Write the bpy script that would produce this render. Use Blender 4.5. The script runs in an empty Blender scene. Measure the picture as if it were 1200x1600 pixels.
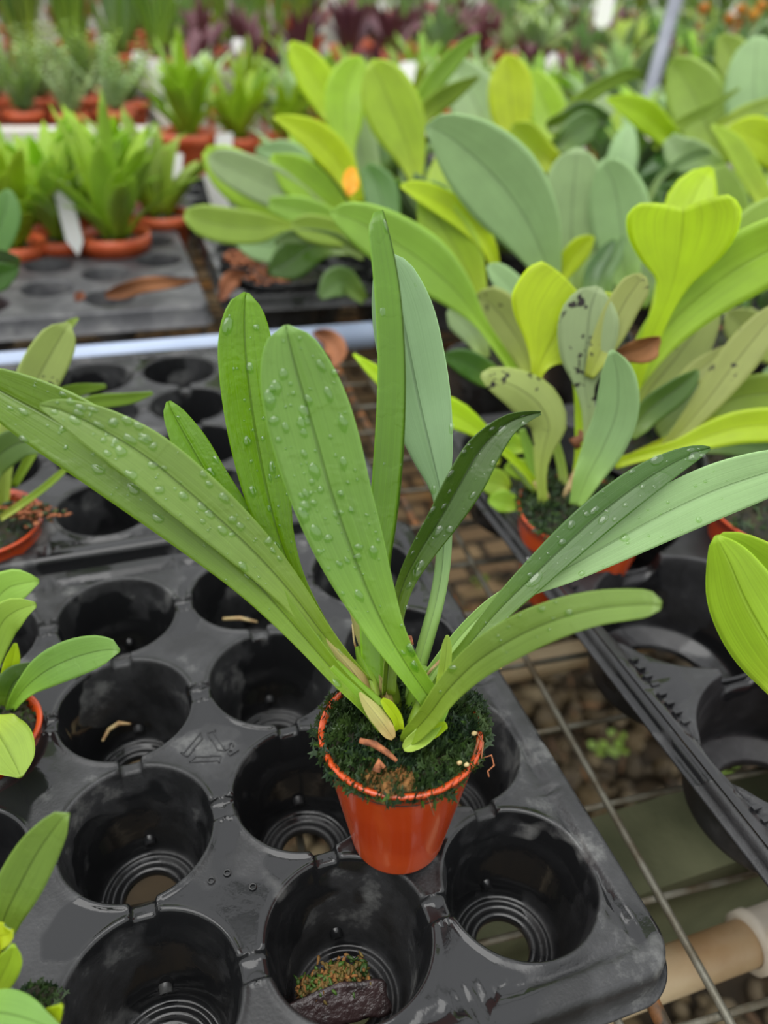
import bpy, bmesh, math, random
from mathutils import Vector, Matrix, noise
PI = math.pi
S = bpy.context.scene
COL = S.collection

# ------------------------------------------------------------------ camera, world, light, exposure
FPX = 1204.0
CAM = Vector((0.0212, -0.12335, 0.26282))
FW = Vector((0.2914254, 0.76801211, -0.5702882)).normalized()
RT = Vector((0.9447723, -0.3245167, 0.04576264)).normalized()
UP = RT.cross(FW).normalized()
cd = bpy.data.cameras.new('camera'); cam = bpy.data.objects.new('camera', cd); COL.objects.link(cam)
cam.matrix_world = Matrix(((RT.x, UP.x, -FW.x, CAM.x), (RT.y, UP.y, -FW.y, CAM.y), (RT.z, UP.z, -FW.z, CAM.z), (0, 0, 0, 1)))
cd.sensor_width = 36; cd.lens = FPX / 1600 * 36; cd.clip_start = 0.01; cd.clip_end = 60
cd.dof.use_dof = True; cd.dof.focus_distance = 0.268; cd.dof.aperture_fstop = 6.9
S.camera = cam
S.view_settings.view_transform = 'Standard'; S.view_settings.look = 'None'
S.view_settings.gamma = 1; S.view_settings.use_curve_mapping = False
S.view_settings.exposure = 0.47

w = bpy.data.worlds.new('greenhouse_daylight'); S.world = w; w.use_nodes = True
nt = w.node_tree; nt.nodes.clear()
tc = nt.nodes.new('ShaderNodeTexCoord'); sx = nt.nodes.new('ShaderNodeSeparateXYZ'); rp = nt.nodes.new('ShaderNodeValToRGB')
bg = nt.nodes.new('ShaderNodeBackground'); ow = nt.nodes.new('ShaderNodeOutputWorld')
mp = nt.nodes.new('ShaderNodeMapRange'); mp.inputs[1].default_value = -1
nt.links.new(tc.outputs['Generated'], sx.inputs[0]); nt.links.new(sx.outputs['Z'], mp.inputs[0]); nt.links.new(mp.outputs[0], rp.inputs[0])
e = rp.color_ramp.elements
e[0].position = 0.0; e[0].color = (.05, .055, .04, 1); e[1].position = 1.0; e[1].color = (1.15, 1.17, 1.2, 1)
for p_, c_ in ((.46, (.16, .17, .11, 1)), (.52, (.78, .80, .72, 1)), (.68, (.95, .97, .98, 1))):
    k = e.new(p_); k.color = c_
nt.links.new(rp.outputs[0], bg.inputs[0]); nt.links.new(bg.outputs[0], ow.inputs[0]); bg.inputs[1].default_value = 0.95
sd = bpy.data.lights.new('soft_daylight', 'SUN'); sun = bpy.data.objects.new('soft_daylight', sd); COL.objects.link(sun)
sd.energy = 1.6; sd.angle = math.radians(55); sd.color = (1, .985, .95)
sun.rotation_euler = Vector((-0.25, -0.15, 1.0)).to_track_quat('Z', 'Y').to_euler()

# ------------------------------------------------------------------ helpers
def at(px, py, z=0.0):
    d = FW + RT * ((px - 600) / FPX) - UP * ((py - 800) / FPX)
    return CAM + d * ((z - CAM.z) / d.z)
def pt(px, py, d):
    return CAM + (FW + RT * ((px - 600) / FPX) - UP * ((py - 800) / FPX)) * d
def tag(o, label, cat, group=None, kind=None):
    if label: o['label'] = label
    if cat: o['category'] = cat
    if group: o['group'] = group
    if kind: o['kind'] = kind
    return o
def empty(name, loc, label=None, cat=None, group=None):
    o = bpy.data.objects.new(name, None); COL.objects.link(o); o.location = loc; o.empty_display_size = .01
    return tag(o, label, cat, group)
def link(name, me, mats, parent=None, smooth=True):
    o = bpy.data.objects.new(name, me); COL.objects.link(o)
    for m in (mats if isinstance(mats, (list, tuple)) else [mats]): me.materials.append(m)
    if smooth:
        me.polygons.foreach_set('use_smooth', [True] * len(me.polygons)); me.update()
    if parent:
        o.parent = parent; o.matrix_parent_inverse = Matrix.Translation(parent.location).inverted() if parent.parent is None else Matrix.Identity(4)
        if parent.parent is not None: o.matrix_parent_inverse = Matrix.Identity(4)
    return o
class MB:
    def __init__(s): s.v = []; s.f = []; s.m = []; s.uv = []
    def add(s, vs, fs, mi=0, uv=None):
        b = len(s.v); s.v += [tuple(v) for v in vs]; s.f += [tuple(b + i for i in f) for f in fs]; s.m += [mi] * len(fs)
        s.uv += list(uv) if uv else [(0.5, 0.5)] * len(vs)
    def box(s, a, b, mi=0):
        x0, y0, z0 = a; x1, y1, z1 = b
        s.add([(x0, y0, z0), (x1, y0, z0), (x1, y1, z0), (x0, y1, z0), (x0, y0, z1), (x1, y0, z1), (x1, y1, z1), (x0, y1, z1)],
              [(0, 3, 2, 1), (4, 5, 6, 7), (0, 1, 5, 4), (1, 2, 6, 5), (2, 3, 7, 6), (3, 0, 4, 7)], mi)
    def tube(s, pts, rs, n=10, mi=0, cap=True):
        pts = [Vector(p) for p in pts]
        if not isinstance(rs, (list, tuple)): rs = [rs] * len(pts)
        vs = []; N = len(pts); up = None
        for i, p in enumerate(pts):
            t = (pts[min(i + 1, N - 1)] - pts[max(i - 1, 0)]).normalized()
            if up is None: up = t.orthogonal().normalized()
            up = (up - t * up.dot(t)).normalized(); b = t.cross(up)
            vs += [p + (up * math.cos(2 * PI * k / n) + b * math.sin(2 * PI * k / n)) * rs[i] for k in range(n)]
        fs = [(i * n + k, i * n + (k + 1) % n, (i + 1) * n + (k + 1) % n, (i + 1) * n + k) for i in range(N - 1) for k in range(n)]
        if cap: fs += [tuple(range(n))[::-1], tuple((N - 1) * n + k for k in range(n))]
        s.add(vs, fs, mi)
    def lathe(s, prof, n=48, M=None, mi=0):
        vs = [Vector((r * math.cos(2 * PI * k / n), r * math.sin(2 * PI * k / n), z)) for r, z in prof for k in range(n)]
        if M: vs = [M @ v for v in vs]
        s.add(vs, [(i * n + k, i * n + (k + 1) % n, (i + 1) * n + (k + 1) % n, (i + 1) * n + k) for i in range(len(prof) - 1) for k in range(n)], mi)
    def blob(s, c, r, M=None, sub=1, jit=.15, seed=0, mi=0):
        key = sub
        if key not in ICO:
            b = bmesh.new(); bmesh.ops.create_icosphere(b, subdivisions=sub, radius=1)
            ICO[key] = ([v.co.copy() for v in b.verts], [tuple(v.index for v in f.verts) for f in b.faces]); b.free()
        V, Fc = ICO[key]; out = []
        for v in V:
            k = 1 + jit * noise.noise(v * 1.7 + Vector((seed * 3.1, seed * 1.7, seed)))
            u = Vector((v.x * r[0], v.y * r[1], v.z * r[2])) * k
            if M: u = M @ u
            out.append(u + Vector(c))
        s.add(out, Fc, mi)
    def mesh(s, name):
        me = bpy.data.meshes.new(name); me.from_pydata(s.v, [], s.f)
        me.polygons.foreach_set('material_index', s.m)
        l = me.uv_layers.new(name='UVMap')
        idx = [0] * len(me.loops); me.loops.foreach_get('vertex_index', idx)
        flat = [c for i in idx for c in s.uv[i]]
        l.data.foreach_set('uv', flat); me.update(); return me
    def build(s, name, mats, parent=None, smooth=True): return link(name, s.mesh(name), mats, parent, smooth)
ICO = {}
def copy_tree(o, parent=None):
    c = o.copy(); COL.objects.link(c)
    if parent: c.parent = parent
    for ch in list(o.children): copy_tree(ch, c)
    return c

# ------------------------------------------------------------------ materials
def new_mat(name):
    m = bpy.data.materials.new(name); m.use_nodes = True; m.node_tree.nodes.clear(); return m, m.node_tree
def N(nt, t, **kw):
    n = nt.nodes.new(t)
    for k, v in kw.items(): setattr(n, k, v)
    return n
def c4(c): return (c[0], c[1], c[2], 1)
def srgb(r, g, b):
    f = lambda x: (x / 255 / 12.92) if x / 255 <= .04045 else ((x / 255 + .055) / 1.055) ** 2.4
    return (f(r), f(g), f(b))
def plain(name, col, rough=.5, col2=None, scale=40, bump=0, bscale=200, metal=0, spec=.5, detail=6, lo=.4, hi=.65, coat=0, rough2=None, trans=0):
    m, nt = new_mat(name); L = nt.links.new
    out = N(nt, 'ShaderNodeOutputMaterial'); b = N(nt, 'ShaderNodeBsdfPrincipled'); L(b.outputs[0], out.inputs[0])
    b.inputs['Base Color'].default_value = c4(col); b.inputs['Roughness'].default_value = rough
    b.inputs['Metallic'].default_value = metal; b.inputs['Specular IOR Level'].default_value = spec
    b.inputs['Coat Weight'].default_value = coat; b.inputs['Transmission Weight'].default_value = trans
    tcn = N(nt, 'ShaderNodeTexCoord')
    if col2 or rough2 is not None:
        n = N(nt, 'ShaderNodeTexNoise'); n.inputs['Scale'].default_value = scale; n.inputs['Detail'].default_value = detail
        L(tcn.outputs['Object'], n.inputs[0])
        r = N(nt, 'ShaderNodeMapRange'); r.inputs[1].default_value = lo; r.inputs[2].default_value = hi; L(n.outputs[0], r.inputs[0])
        if col2:
            x = N(nt, 'ShaderNodeMix', data_type='RGBA'); x.inputs[6].default_value = c4(col); x.inputs[7].default_value = c4(col2)
            L(r.outputs[0], x.inputs[0]); L(x.outputs[2], b.inputs['Base Color'])
        if rough2 is not None:
            y = N(nt, 'ShaderNodeMapRange'); y.inputs[3].default_value = rough; y.inputs[4].default_value = rough2
            L(r.outputs[0], y.inputs[0]); L(y.outputs[0], b.inputs['Roughness'])
    if bump:
        n2 = N(nt, 'ShaderNodeTexNoise'); n2.inputs['Scale'].default_value = bscale; n2.inputs['Detail'].default_value = 4
        L(tcn.outputs['Object'], n2.inputs[0])
        bp = N(nt, 'ShaderNodeBump'); bp.inputs['Strength'].default_value = bump; bp.inputs['Distance'].default_value = .001
        L(n2.outputs[0], bp.inputs['Height']); L(bp.outputs[0], b.inputs['Normal'])
    return m

def leaf_mat(name, tip, base, rough=.35, trans=.28, wet=.0, spots=0, veins=.25, spec=.5, tc_=None, rib=-.35, vary=.12, ribw=.022, puck=0.0):
    """tip / base: blade colour near the tip and near the stalk; longitudinal veins and a midrib follow the leaf's own UVs"""
    m, nt = new_mat(name); L = nt.links.new
    out = N(nt, 'ShaderNodeOutputMaterial'); b = N(nt, 'ShaderNodeBsdfPrincipled'); tl = N(nt, 'ShaderNodeBsdfTranslucent'); mx = N(nt, 'ShaderNodeMixShader')
    tcn = N(nt, 'ShaderNodeTexCoord'); sp = N(nt, 'ShaderNodeSeparateXYZ'); L(tcn.outputs['UV'], sp.inputs[0])
    def M(op, a, b_=None):
        n = N(nt, 'ShaderNodeMath', operation=op)
        for i, v in enumerate((a, b_)):
            if v is None: continue
            if isinstance(v, (int, float)): n.inputs[i].default_value = v
            else: L(v, n.inputs[i])
        return n.outputs[0]
    def MR(v, a, b_, c=0., d=1.):
        n = N(nt, 'ShaderNodeMapRange'); n.interpolation_type = 'SMOOTHSTEP'
        for i, q in ((1, a), (2, b_), (3, c), (4, d)): n.inputs[i].default_value = q
        L(v, n.inputs[0]); return n.outputs[0]
    au = M('ABSOLUTE', M('SUBTRACT', sp.outputs[0], .5))
    ribm = MR(au, ribw * .3, ribw, 1., 0.)
    mpn = N(nt, 'ShaderNodeMapping'); mpn.inputs['Scale'].default_value = (42, 1.3, 1); L(tcn.outputs['UV'], mpn.inputs[0])
    vn = N(nt, 'ShaderNodeTexNoise'); vn.inputs['Scale'].default_value = 1; vn.inputs['Detail'].default_value = 3; L(mpn.outputs[0], vn.inputs[0])
    nz = N(nt, 'ShaderNodeTexNoise'); nz.inputs['Scale'].default_value = 55; nz.inputs['Detail'].default_value = 5; L(tcn.outputs['Object'], nz.inputs[0])
    ob = N(nt, 'ShaderNodeObjectInfo')
    g = N(nt, 'ShaderNodeMix', data_type='RGBA'); g.inputs[6].default_value = c4(base); g.inputs[7].default_value = c4(tip)
    L(MR(sp.outputs[1], .0, .55), g.inputs[0])
    val = M('ADD', M('ADD', 1.0, M('MULTIPLY', M('SUBTRACT', vn.outputs[0], .5), veins * 2)), M('MULTIPLY', M('SUBTRACT', nz.outputs[0], .5), .35))
    val = M('ADD', val, M('MULTIPLY', ribm, rib))
    val = M('ADD', val, M('MULTIPLY', M('SUBTRACT', ob.outputs['Random'], .5), vary * 2))
    edge = MR(au, .475, .497); val = M('ADD', val, M('MULTIPLY', edge, .5))
    hs = N(nt, 'ShaderNodeHueSaturation'); L(val, hs.inputs['Value']); L(g.outputs[2], hs.inputs['Color'])
    L(M('ADD', .5 - .015, M('MULTIPLY', ob.outputs['Random'], .03)), hs.inputs['Hue'])
    colr = hs.outputs[0]
    if spots:
        s1 = N(nt, 'ShaderNodeTexNoise'); s1.inputs['Scale'].default_value = 250; s1.inputs['Detail'].default_value = 2; L(tcn.outputs['Object'], s1.inputs[0])
        s2 = N(nt, 'ShaderNodeTexNoise'); s2.inputs['Scale'].default_value = 48; L(tcn.outputs['Object'], s2.inputs[0])
        sm = M('MULTIPLY', MR(s1.outputs[0], .585, .61), MR(s2.outputs[0], .60 - spots * .08, .64 - spots * .08))
        q = N(nt, 'ShaderNodeMix', data_type='RGBA'); q.inputs[7].default_value = (.012, .008, .006, 1); L(sm, q.inputs[0]); L(colr, q.inputs[6]); colr = q.outputs[2]
    L(colr, b.inputs['Base Color'])
    w1 = N(nt, 'ShaderNodeTexNoise'); w1.inputs['Scale'].default_value = 70; w1.inputs['Detail'].default_value = 3; L(tcn.outputs['Object'], w1.inputs[0])
    L(MR(w1.outputs[0], .48, .56, rough, max(.06, rough - wet)), b.inputs['Roughness'])
    b.inputs['Specular IOR Level'].default_value = spec
    hgt = M('ADD', M('MULTIPLY', vn.outputs[0], .35), M('MULTIPLY', ribm, -1.0))
    if puck:
        p1 = N(nt, 'ShaderNodeTexNoise'); p1.inputs['Scale'].default_value = 420; p1.inputs['Detail'].default_value = 2; L(tcn.outputs['Object'], p1.inputs[0])
        hgt = M('ADD', hgt, M('MULTIPLY', p1.outputs[0], puck))
    if wet:
        p2 = N(nt, 'ShaderNodeTexNoise'); p2.inputs['Scale'].default_value = 70; p2.inputs['Detail'].default_value = 3; L(tcn.outputs['Object'], p2.inputs[0])
        hgt = M('ADD', hgt, M('MULTIPLY', MR(w1.outputs[0], .48, .56), .3))
    bp = N(nt, 'ShaderNodeBump'); bp.inputs['Strength'].default_value = .5; bp.inputs['Distance'].default_value = .0006
    L(hgt, bp.inputs['Height']); L(bp.outputs[0], b.inputs['Normal'])
    hb = N(nt, 'ShaderNodeHueSaturation'); hb.inputs['Value'].default_value = 1.5; hb.inputs['Hue'].default_value = .485; L(colr, hb.inputs['Color'])
    L(hb.outputs[0], tl.inputs[0])
    mx.inputs[0].default_value = trans; L(b.outputs[0], mx.inputs[1]); L(tl.outputs[0], mx.inputs[2]); L(mx.outputs[0], out.inputs[0])
    return m

G = srgb
LM = {
 'deep':   leaf_mat('leaf_deep_green', G(94, 132, 30), G(118, 158, 38), rough=.30, wet=.16, trans=.22, puck=.25),
 'mid':    leaf_mat('leaf_mid_green', G(114, 150, 66), G(130, 168, 48), rough=.36, wet=.18, trans=.25, puck=.15),
 'vivid':  leaf_mat('leaf_vivid_green', G(102, 148, 6), G(130, 164, 28), rough=.32, wet=.12, trans=.3, puck=.8),
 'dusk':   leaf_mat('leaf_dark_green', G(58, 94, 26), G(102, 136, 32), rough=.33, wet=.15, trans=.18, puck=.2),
 'under':  leaf_mat('leaf_underside', G(130, 158, 112), G(142, 170, 74), rough=.5, trans=.25, veins=.12),
 'stalk':  leaf_mat('leaf_stalk', G(128, 162, 46), G(156, 172, 72), rough=.35, trans=.15, veins=.35),
 'bright': leaf_mat('leaf_yellow_green', G(172, 198, 20), G(176, 198, 32), rough=.42, trans=.38, veins=.3, rib=-.12),
 'lime':   leaf_mat('leaf_lime', G(154, 190, 48), G(176, 202, 56), rough=.4, trans=.35, veins=.35, rib=-.15),
 'pale':   leaf_mat('leaf_grey_green', G(146, 174, 118), G(158, 188, 96), rough=.45, trans=.25, veins=.18, rib=-.2, puck=.2),
 'fresh':  leaf_mat('leaf_fresh', G(144, 178, 68), G(164, 196, 60), rough=.4, trans=.32, veins=.25, rib=-.2),
 'olive':  leaf_mat('leaf_olive_spotted', G(146, 158, 84), G(152, 168, 60), rough=.5, trans=.22, spots=.4, veins=.2),
 'spotted': leaf_mat('leaf_grey_spotted', G(136, 150, 104), G(152, 168, 70), rough=.5, trans=.22, spots=.9, veins=.2),
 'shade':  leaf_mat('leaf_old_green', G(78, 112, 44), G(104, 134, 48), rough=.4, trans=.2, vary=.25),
 'purple': leaf_mat('leaf_purple', G(104, 58, 66), G(120, 96, 72), rough=.45, trans=.2),
 'silver': leaf_mat('leaf_silvery', G(180, 204, 150), G(176, 202, 116), rough=.5, trans=.3),
 'yellow': leaf_mat('leaf_yellowed', G(228, 160, 16), G(216, 150, 30), rough=.45, trans=.3),
 'straw':  leaf_mat('leaf_straw', G(186, 176, 112), G(170, 140, 84), rough=.6, trans=.35, veins=.5),
 'dry':    leaf_mat('leaf_dry', G(150, 96, 58), G(120, 74, 44), rough=.7, trans=.1, veins=.5),
}
PLASTIC_OPTS = {}
def tray_mat(name, dark, light, dusty, wetr, wscale=22, lo=.5, hi=.66):
    m, nt = new_mat(name); L = nt.links.new
    out = N(nt, 'ShaderNodeOutputMaterial'); b = N(nt, 'ShaderNodeBsdfPrincipled'); L(b.outputs[0], out.inputs[0]); b.inputs['Specular IOR Level'].default_value = .5
    t = N(nt, 'ShaderNodeTexCoord')
    n1 = N(nt, 'ShaderNodeTexNoise'); n1.inputs['Scale'].default_value = 30; n1.inputs['Detail'].default_value = 9; n1.inputs['Roughness'].default_value = .65
    n2 = N(nt, 'ShaderNodeTexNoise'); n2.inputs['Scale'].default_value = wscale; n2.inputs['Detail'].default_value = 3
    n3 = N(nt, 'ShaderNodeTexNoise'); n3.inputs['Scale'].default_value = 900; n3.inputs['Detail'].default_value = 2
    n4 = N(nt, 'ShaderNodeTexNoise'); n4.inputs['Scale'].default_value = 160; n4.inputs['Detail'].default_value = 4
    for n in (n1, n2, n3, n4): L(t.outputs['Object'], n.inputs[0])
    mpw = N(nt, 'ShaderNodeMapping'); mpw.inputs['Location'].default_value = (.3, .7, .1); L(t.outputs['Object'], mpw.inputs[0]); L(mpw.outputs[0], n2.inputs[0])
    r = N(nt, 'ShaderNodeValToRGB'); e = r.color_ramp.elements
    e[0].position = .42; e[0].color = c4(dark); e[1].position = .72; e[1].color = c4(dusty); k = e.new(.56); k.color = c4(light)
    L(n1.outputs[0], r.inputs[0])
    wet = N(nt, 'ShaderNodeMapRange'); wet.inputs[1].default_value = lo; wet.inputs[2].default_value = lo + .03; L(n2.outputs[0], wet.inputs[0])
    mx = N(nt, 'ShaderNodeMix', data_type='RGBA'); mx.inputs[7].default_value = c4(dark); L(wet.outputs[0], mx.inputs[0]); L(r.outputs[0], mx.inputs[6]); L(mx.outputs[2], b.inputs['Base Color'])
    rr = N(nt, 'ShaderNodeMapRange'); rr.inputs[3].default_value = .46; rr.inputs[4].default_value = wetr; L(wet.outputs[0], rr.inputs[0]); L(rr.outputs[0], b.inputs['Roughness'])
    sb = N(nt, 'ShaderNodeMath', operation='SUBTRACT'); sb.inputs[0].default_value = 1; L(wet.outputs[0], sb.inputs[1])
    ml = N(nt, 'ShaderNodeMath', operation='MULTIPLY'); L(n3.outputs[0], ml.inputs[0]); L(sb.outputs[0], ml.inputs[1])
    a2 = N(nt, 'ShaderNodeMath', operation='ADD'); L(ml.outputs[0], a2.inputs[0]); L(n4.outputs[0], a2.inputs[1])
    a3 = N(nt, 'ShaderNodeMath', operation='ADD'); L(a2.outputs[0], a3.inputs[0]); L(wet.outputs[0], a3.inputs[1])
    bp = N(nt, 'ShaderNodeBump'); bp.inputs['Strength'].default_value = .35; bp.inputs['Distance'].default_value = .0004; L(a3.outputs[0], bp.inputs['Height']); L(bp.outputs[0], b.inputs['Normal'])
    return m
M_TRAY = tray_mat('black_tray_plastic', (.010, .0103, .011), (.027, .0275, .029), (.17, .172, .165), .10)
M_TRAY2 = tray_mat('grey_tray_plastic', (.05, .05, .055), (.09, .09, .095), (.16, .16, .155), .3, lo=.62)
M_TRAYB = tray_mat('dark_lattice_plastic', (.010, .010, .011), (.022, .022, .024), (.06, .06, .062), .12, lo=.56)
M_POT = plain('terracotta_plastic', srgb(192, 74, 28), .2, srgb(176, 60, 20), 25, .04, 400, coat=.3)
M_POTR = plain('terracotta_plastic_rim', srgb(205, 98, 58), .35, srgb(190, 80, 40), 60, .1, 500)
M_SOIL = plain('peat_soil', (.016, .016, .010), .9, (.035, .028, .010), 120, .8, 500)
M_MOSS = plain('dark_moss', srgb(26, 48, 24), .55, srgb(58, 80, 26), 90, 0, lo=.42, hi=.7)
M_MOSSG = plain('green_moss', srgb(58, 88, 18), .6, srgb(30, 52, 16), 90, 0)
M_PEAT = plain('orange_peat', srgb(132, 88, 40), .8, srgb(78, 66, 24), 200, 1, 600)
M_CLUMP = plain('old_olive_moss', srgb(104, 86, 34), .7, srgb(70, 60, 26), 150, .5, 500)
M_BARK = plain('rust_bark', srgb(170, 104, 66), .8, srgb(110, 64, 40), 300, .8, 800)
M_DKBARK = plain('wet_dark_bark', srgb(52, 38, 38), .32, srgb(30, 22, 22), 120, 1.0, 330)
M_ROOT = plain('pale_root', srgb(190, 170, 120), .6, srgb(150, 110, 70), 300)
M_WIRE = plain('galvanised_wire', srgb(118, 116, 104), .5, srgb(84, 74, 56), 60, .3, 600, metal=.35)
M_RUST = plain('rusty_bar', srgb(70, 60, 46), .65, srgb(150, 96, 50), 50, .6, 400, lo=.5, hi=.62)
M_PVC = plain('aged_pvc', srgb(196, 176, 142), .45, srgb(150, 120, 84), 14, .2, 200)
M_PVCW = plain('white_pvc', srgb(206, 196, 180), .45, srgb(180, 164, 138), 30)
M_PIPE = plain('blue_white_pipe', srgb(168, 182, 206), .4, srgb(154, 168, 194), 12)
M_BEAM = plain('mossy_concrete_beam', srgb(96, 98, 70), .8, srgb(74, 78, 52), 22, .5, 200)
M_STONE = plain('gravel_stone', srgb(84, 68, 38), .75, srgb(30, 24, 14), 8, .5, 90)
M_STONE2 = plain('gravel_stone_pale', srgb(110, 96, 70), .75, srgb(56, 44, 28), 10, .5, 90)
M_LITTER = plain('brown_leaf_litter', srgb(96, 68, 38), .85, srgb(60, 42, 24), 30)
M_DIRT = plain('ground_dirt', srgb(60, 48, 30), .95, srgb(38, 30, 18), 20, .8, 100)
M_LABEL = plain('white_plant_label', (.86, .86, .84), .5)
M_EDGE = plain('white_bench_edge', (.78, .77, .72), .45, (.64, .62, .55), 9)
M_POST = plain('grey_metal_post', srgb(128, 132, 142), .45, srgb(112, 116, 126), 20, metal=.2)
M_BENCH = plain('bench_mat', srgb(150, 146, 134), .8, srgb(100, 96, 84), 6)
M_WATER, nt = new_mat('water')
out = N(nt, 'ShaderNodeOutputMaterial'); tr_ = N(nt, 'ShaderNodeBsdfTransparent'); gl_ = N(nt, 'ShaderNodeBsdfGlossy'); mx_ = N(nt, 'ShaderNodeMixShader'); fr_ = N(nt, 'ShaderNodeFresnel')
fr_.inputs[0].default_value = 1.75; gl_.inputs['Roughness'].default_value = .04; tr_.inputs[0].default_value = (.84, .92, .74, 1)
ge_ = N(nt, 'ShaderNodeNewGeometry'); iv_ = N(nt, 'ShaderNodeMath', operation='SUBTRACT'); iv_.inputs[0].default_value = 1; ml_ = N(nt, 'ShaderNodeMath', operation='MULTIPLY')
nt.links.new(ge_.outputs['Backfacing'], iv_.inputs[1]); nt.links.new(iv_.outputs[0], ml_.inputs[0]); nt.links.new(fr_.outputs[0], ml_.inputs[1]); nt.links.new(ml_.outputs[0], mx_.inputs[0]); nt.links.new(tr_.outputs[0], mx_.inputs[1]); nt.links.new(gl_.outputs[0], mx_.inputs[2]); nt.links.new(mx_.outputs[0], out.inputs[0])
def paver_mat():
    m, nt = new_mat('brick_pavers'); L = nt.links.new
    out = N(nt, 'ShaderNodeOutputMaterial'); b = N(nt, 'ShaderNodeBsdfPrincipled'); L(b.outputs[0], out.inputs[0]); b.inputs['Roughness'].default_value = .8
    t = N(nt, 'ShaderNodeTexCoord'); k = N(nt, 'ShaderNodeTexBrick'); k.inputs['Scale'].default_value = 5; k.inputs['Mortar Size'].default_value = .035
    k.inputs['Color1'].default_value = c4(srgb(168, 142, 104)); k.inputs['Color2'].default_value = c4(srgb(132, 106, 76)); k.inputs['Mortar'].default_value = c4(srgb(48, 40, 28))
    L(t.outputs['Object'], k.inputs[0]); n = N(nt, 'ShaderNodeTexNoise'); n.inputs['Scale'].default_value = 3.2; n.inputs['Detail'].default_value = 5; L(t.outputs['Object'], n.inputs[0])
    r = N(nt, 'ShaderNodeMapRange'); r.inputs[1].default_value = .5; r.inputs[2].default_value = .62; L(n.outputs[0], r.inputs[0])
    x = N(nt, 'ShaderNodeMix', data_type='RGBA', blend_type='MULTIPLY'); x.inputs[7].default_value = c4((1.0, .62, .16)); L(r.outputs[0], x.inputs[0]); L(k.outputs[0], x.inputs[6]); L(x.outputs[2], b.inputs[0])
    return m
M_PAVE = paver_mat()

# ------------------------------------------------------------------ ground (structure)
GZ = -.6
mb = MB(); mb.box((-8, -3, GZ - .1), (14, 22, GZ - .02)); g = mb.build('floor', M_DIRT, smooth=False); g['kind'] = 'structure'
mb = MB(); mb.box((-4, .72, GZ - .019), (6, 6, GZ)); g = mb.build('paved_path', M_PAVE, smooth=False); g['kind'] = 'structure'
rnd = random.Random(4)
mb = MB()
for i in range(2600):
    x = rnd.uniform(.05, 1.25); y = rnd.uniform(-.25, .80); s_ = rnd.uniform(.007, .02)
    mb.blob((x, y, GZ - .012 + rnd.uniform(0, .012)), (s_ * rnd.uniform(.8, 1.4), s_, s_ * .7), Matrix.Rotation(rnd.uniform(0, 6), 3, 'Z') @ Matrix.Rotation(rnd.uniform(-.6, .6), 3, 'X'), 1, .9, i, rnd.choice((0, 0, 1)))
tag(mb.build('gravel', [M_STONE, M_STONE2]), 'brown pebble gravel on the ground under the wire bench', 'gravel', kind='stuff')
mb = MB()
for i in range(700):
    c = Vector((rnd.uniform(.1, 1.2), rnd.uniform(-.2, .8), GZ + .012 + rnd.uniform(0, .008))); a = rnd.uniform(0, 6.3); l_ = rnd.uniform(.006, .02); d = Vector((math.cos(a), math.sin(a), rnd.uniform(-.3, .3))) * l_; q = Vector((-d.y, d.x, rnd.uniform(-.2, .2) * l_)) * rnd.uniform(.1, .35)
    mb.add([c - d, c + q, c + d, c - q], [(0, 1, 2), (0, 2, 3)])
tag(mb.build('leaf_litter', [M_LITTER]), 'brown leaf litter scattered over the gravel under the bench', 'leaf litter', kind='stuff')
mb = MB()
for i in range(46):
    x = rnd.uniform(.3, 1.0); y = rnd.uniform(.0, .8); c = Vector((x, y, GZ + .012)); a = rnd.uniform(0, 6)
    for k in range(3):
        d = Vector((math.cos(a + k * 2.1), math.sin(a + k * 2.1), .3)) * rnd.uniform(.01, .022)
        q = Vector((-d.y, d.x, 0)) * .5
        mb.add([c, c + d * .6 + q, c + d, c + d * .6 - q], [(0, 1, 2, 3)])
tag(mb.build('weed_sprouts', LM['fresh']), 'tiny green weeds sprouting between the gravel below the bench', 'weeds', kind='stuff')

# ------------------------------------------------------------------ wire bench and what is under it
MZ = -.066
bench = empty('wire_mesh_bench', (.2, .1, MZ), 'galvanised wire mesh bench top that the black trays stand on', 'bench')
cR, sR = math.cos(math.radians(-4.3)), math.sin(math.radians(-4.3))
def rotm(x, y): return Vector((.21 + cR * (x) - sR * (y), sR * (x) + cR * (y), MZ))
def wire(p, q, r, dz=0, mat=M_WIRE, name='wire'):
    m_ = MB(); n_ = 7; P = []
    for i in range(n_ + 1):
        c = p.lerp(q, i / n_); P.append(c + Vector((0, 0, dz + .0006 * math.sin(i * 2.3))))
    m_.tube(P, r, 8); return m_.build(name, mat, bench)
for xo in (-.62, -.5, -.38, -.26, -.15, -.043, 0, .145, .27, .4, .53, .66): wire(rotm(xo, -.22), rotm(xo, 1.3), .0019)
for k in range(-4, 25):
    yo = .006 + k * .0485; wire(rotm(-.7, yo), rotm(.95, yo), .0017, -.0034)
wire(rotm(-.0225, -.22), rotm(-.0225, 1.2), .0034, -.008, M_RUST, 'rusty_rod')
bm_ = MB(); bm_.box((-.8, .028, -.19), (1.4, .074, -.115)); tag(bm_.build('support_beam', M_BEAM, smooth=False), 'grey green mossy beam crossing under the wire bench', 'beam')
p1 = empty('water_pipe', (.3, -.008, -.12), 'cream plastic pipe with a socket at the right, lowest under the bench', 'pipe')
m_ = MB(); m_.tube([(-.8, .004, -.122), (.25, -.006, -.122), (1.2, -.018, -.122)], .0112, 20); m_.build('pipe', M_PVC, p1)
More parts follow.
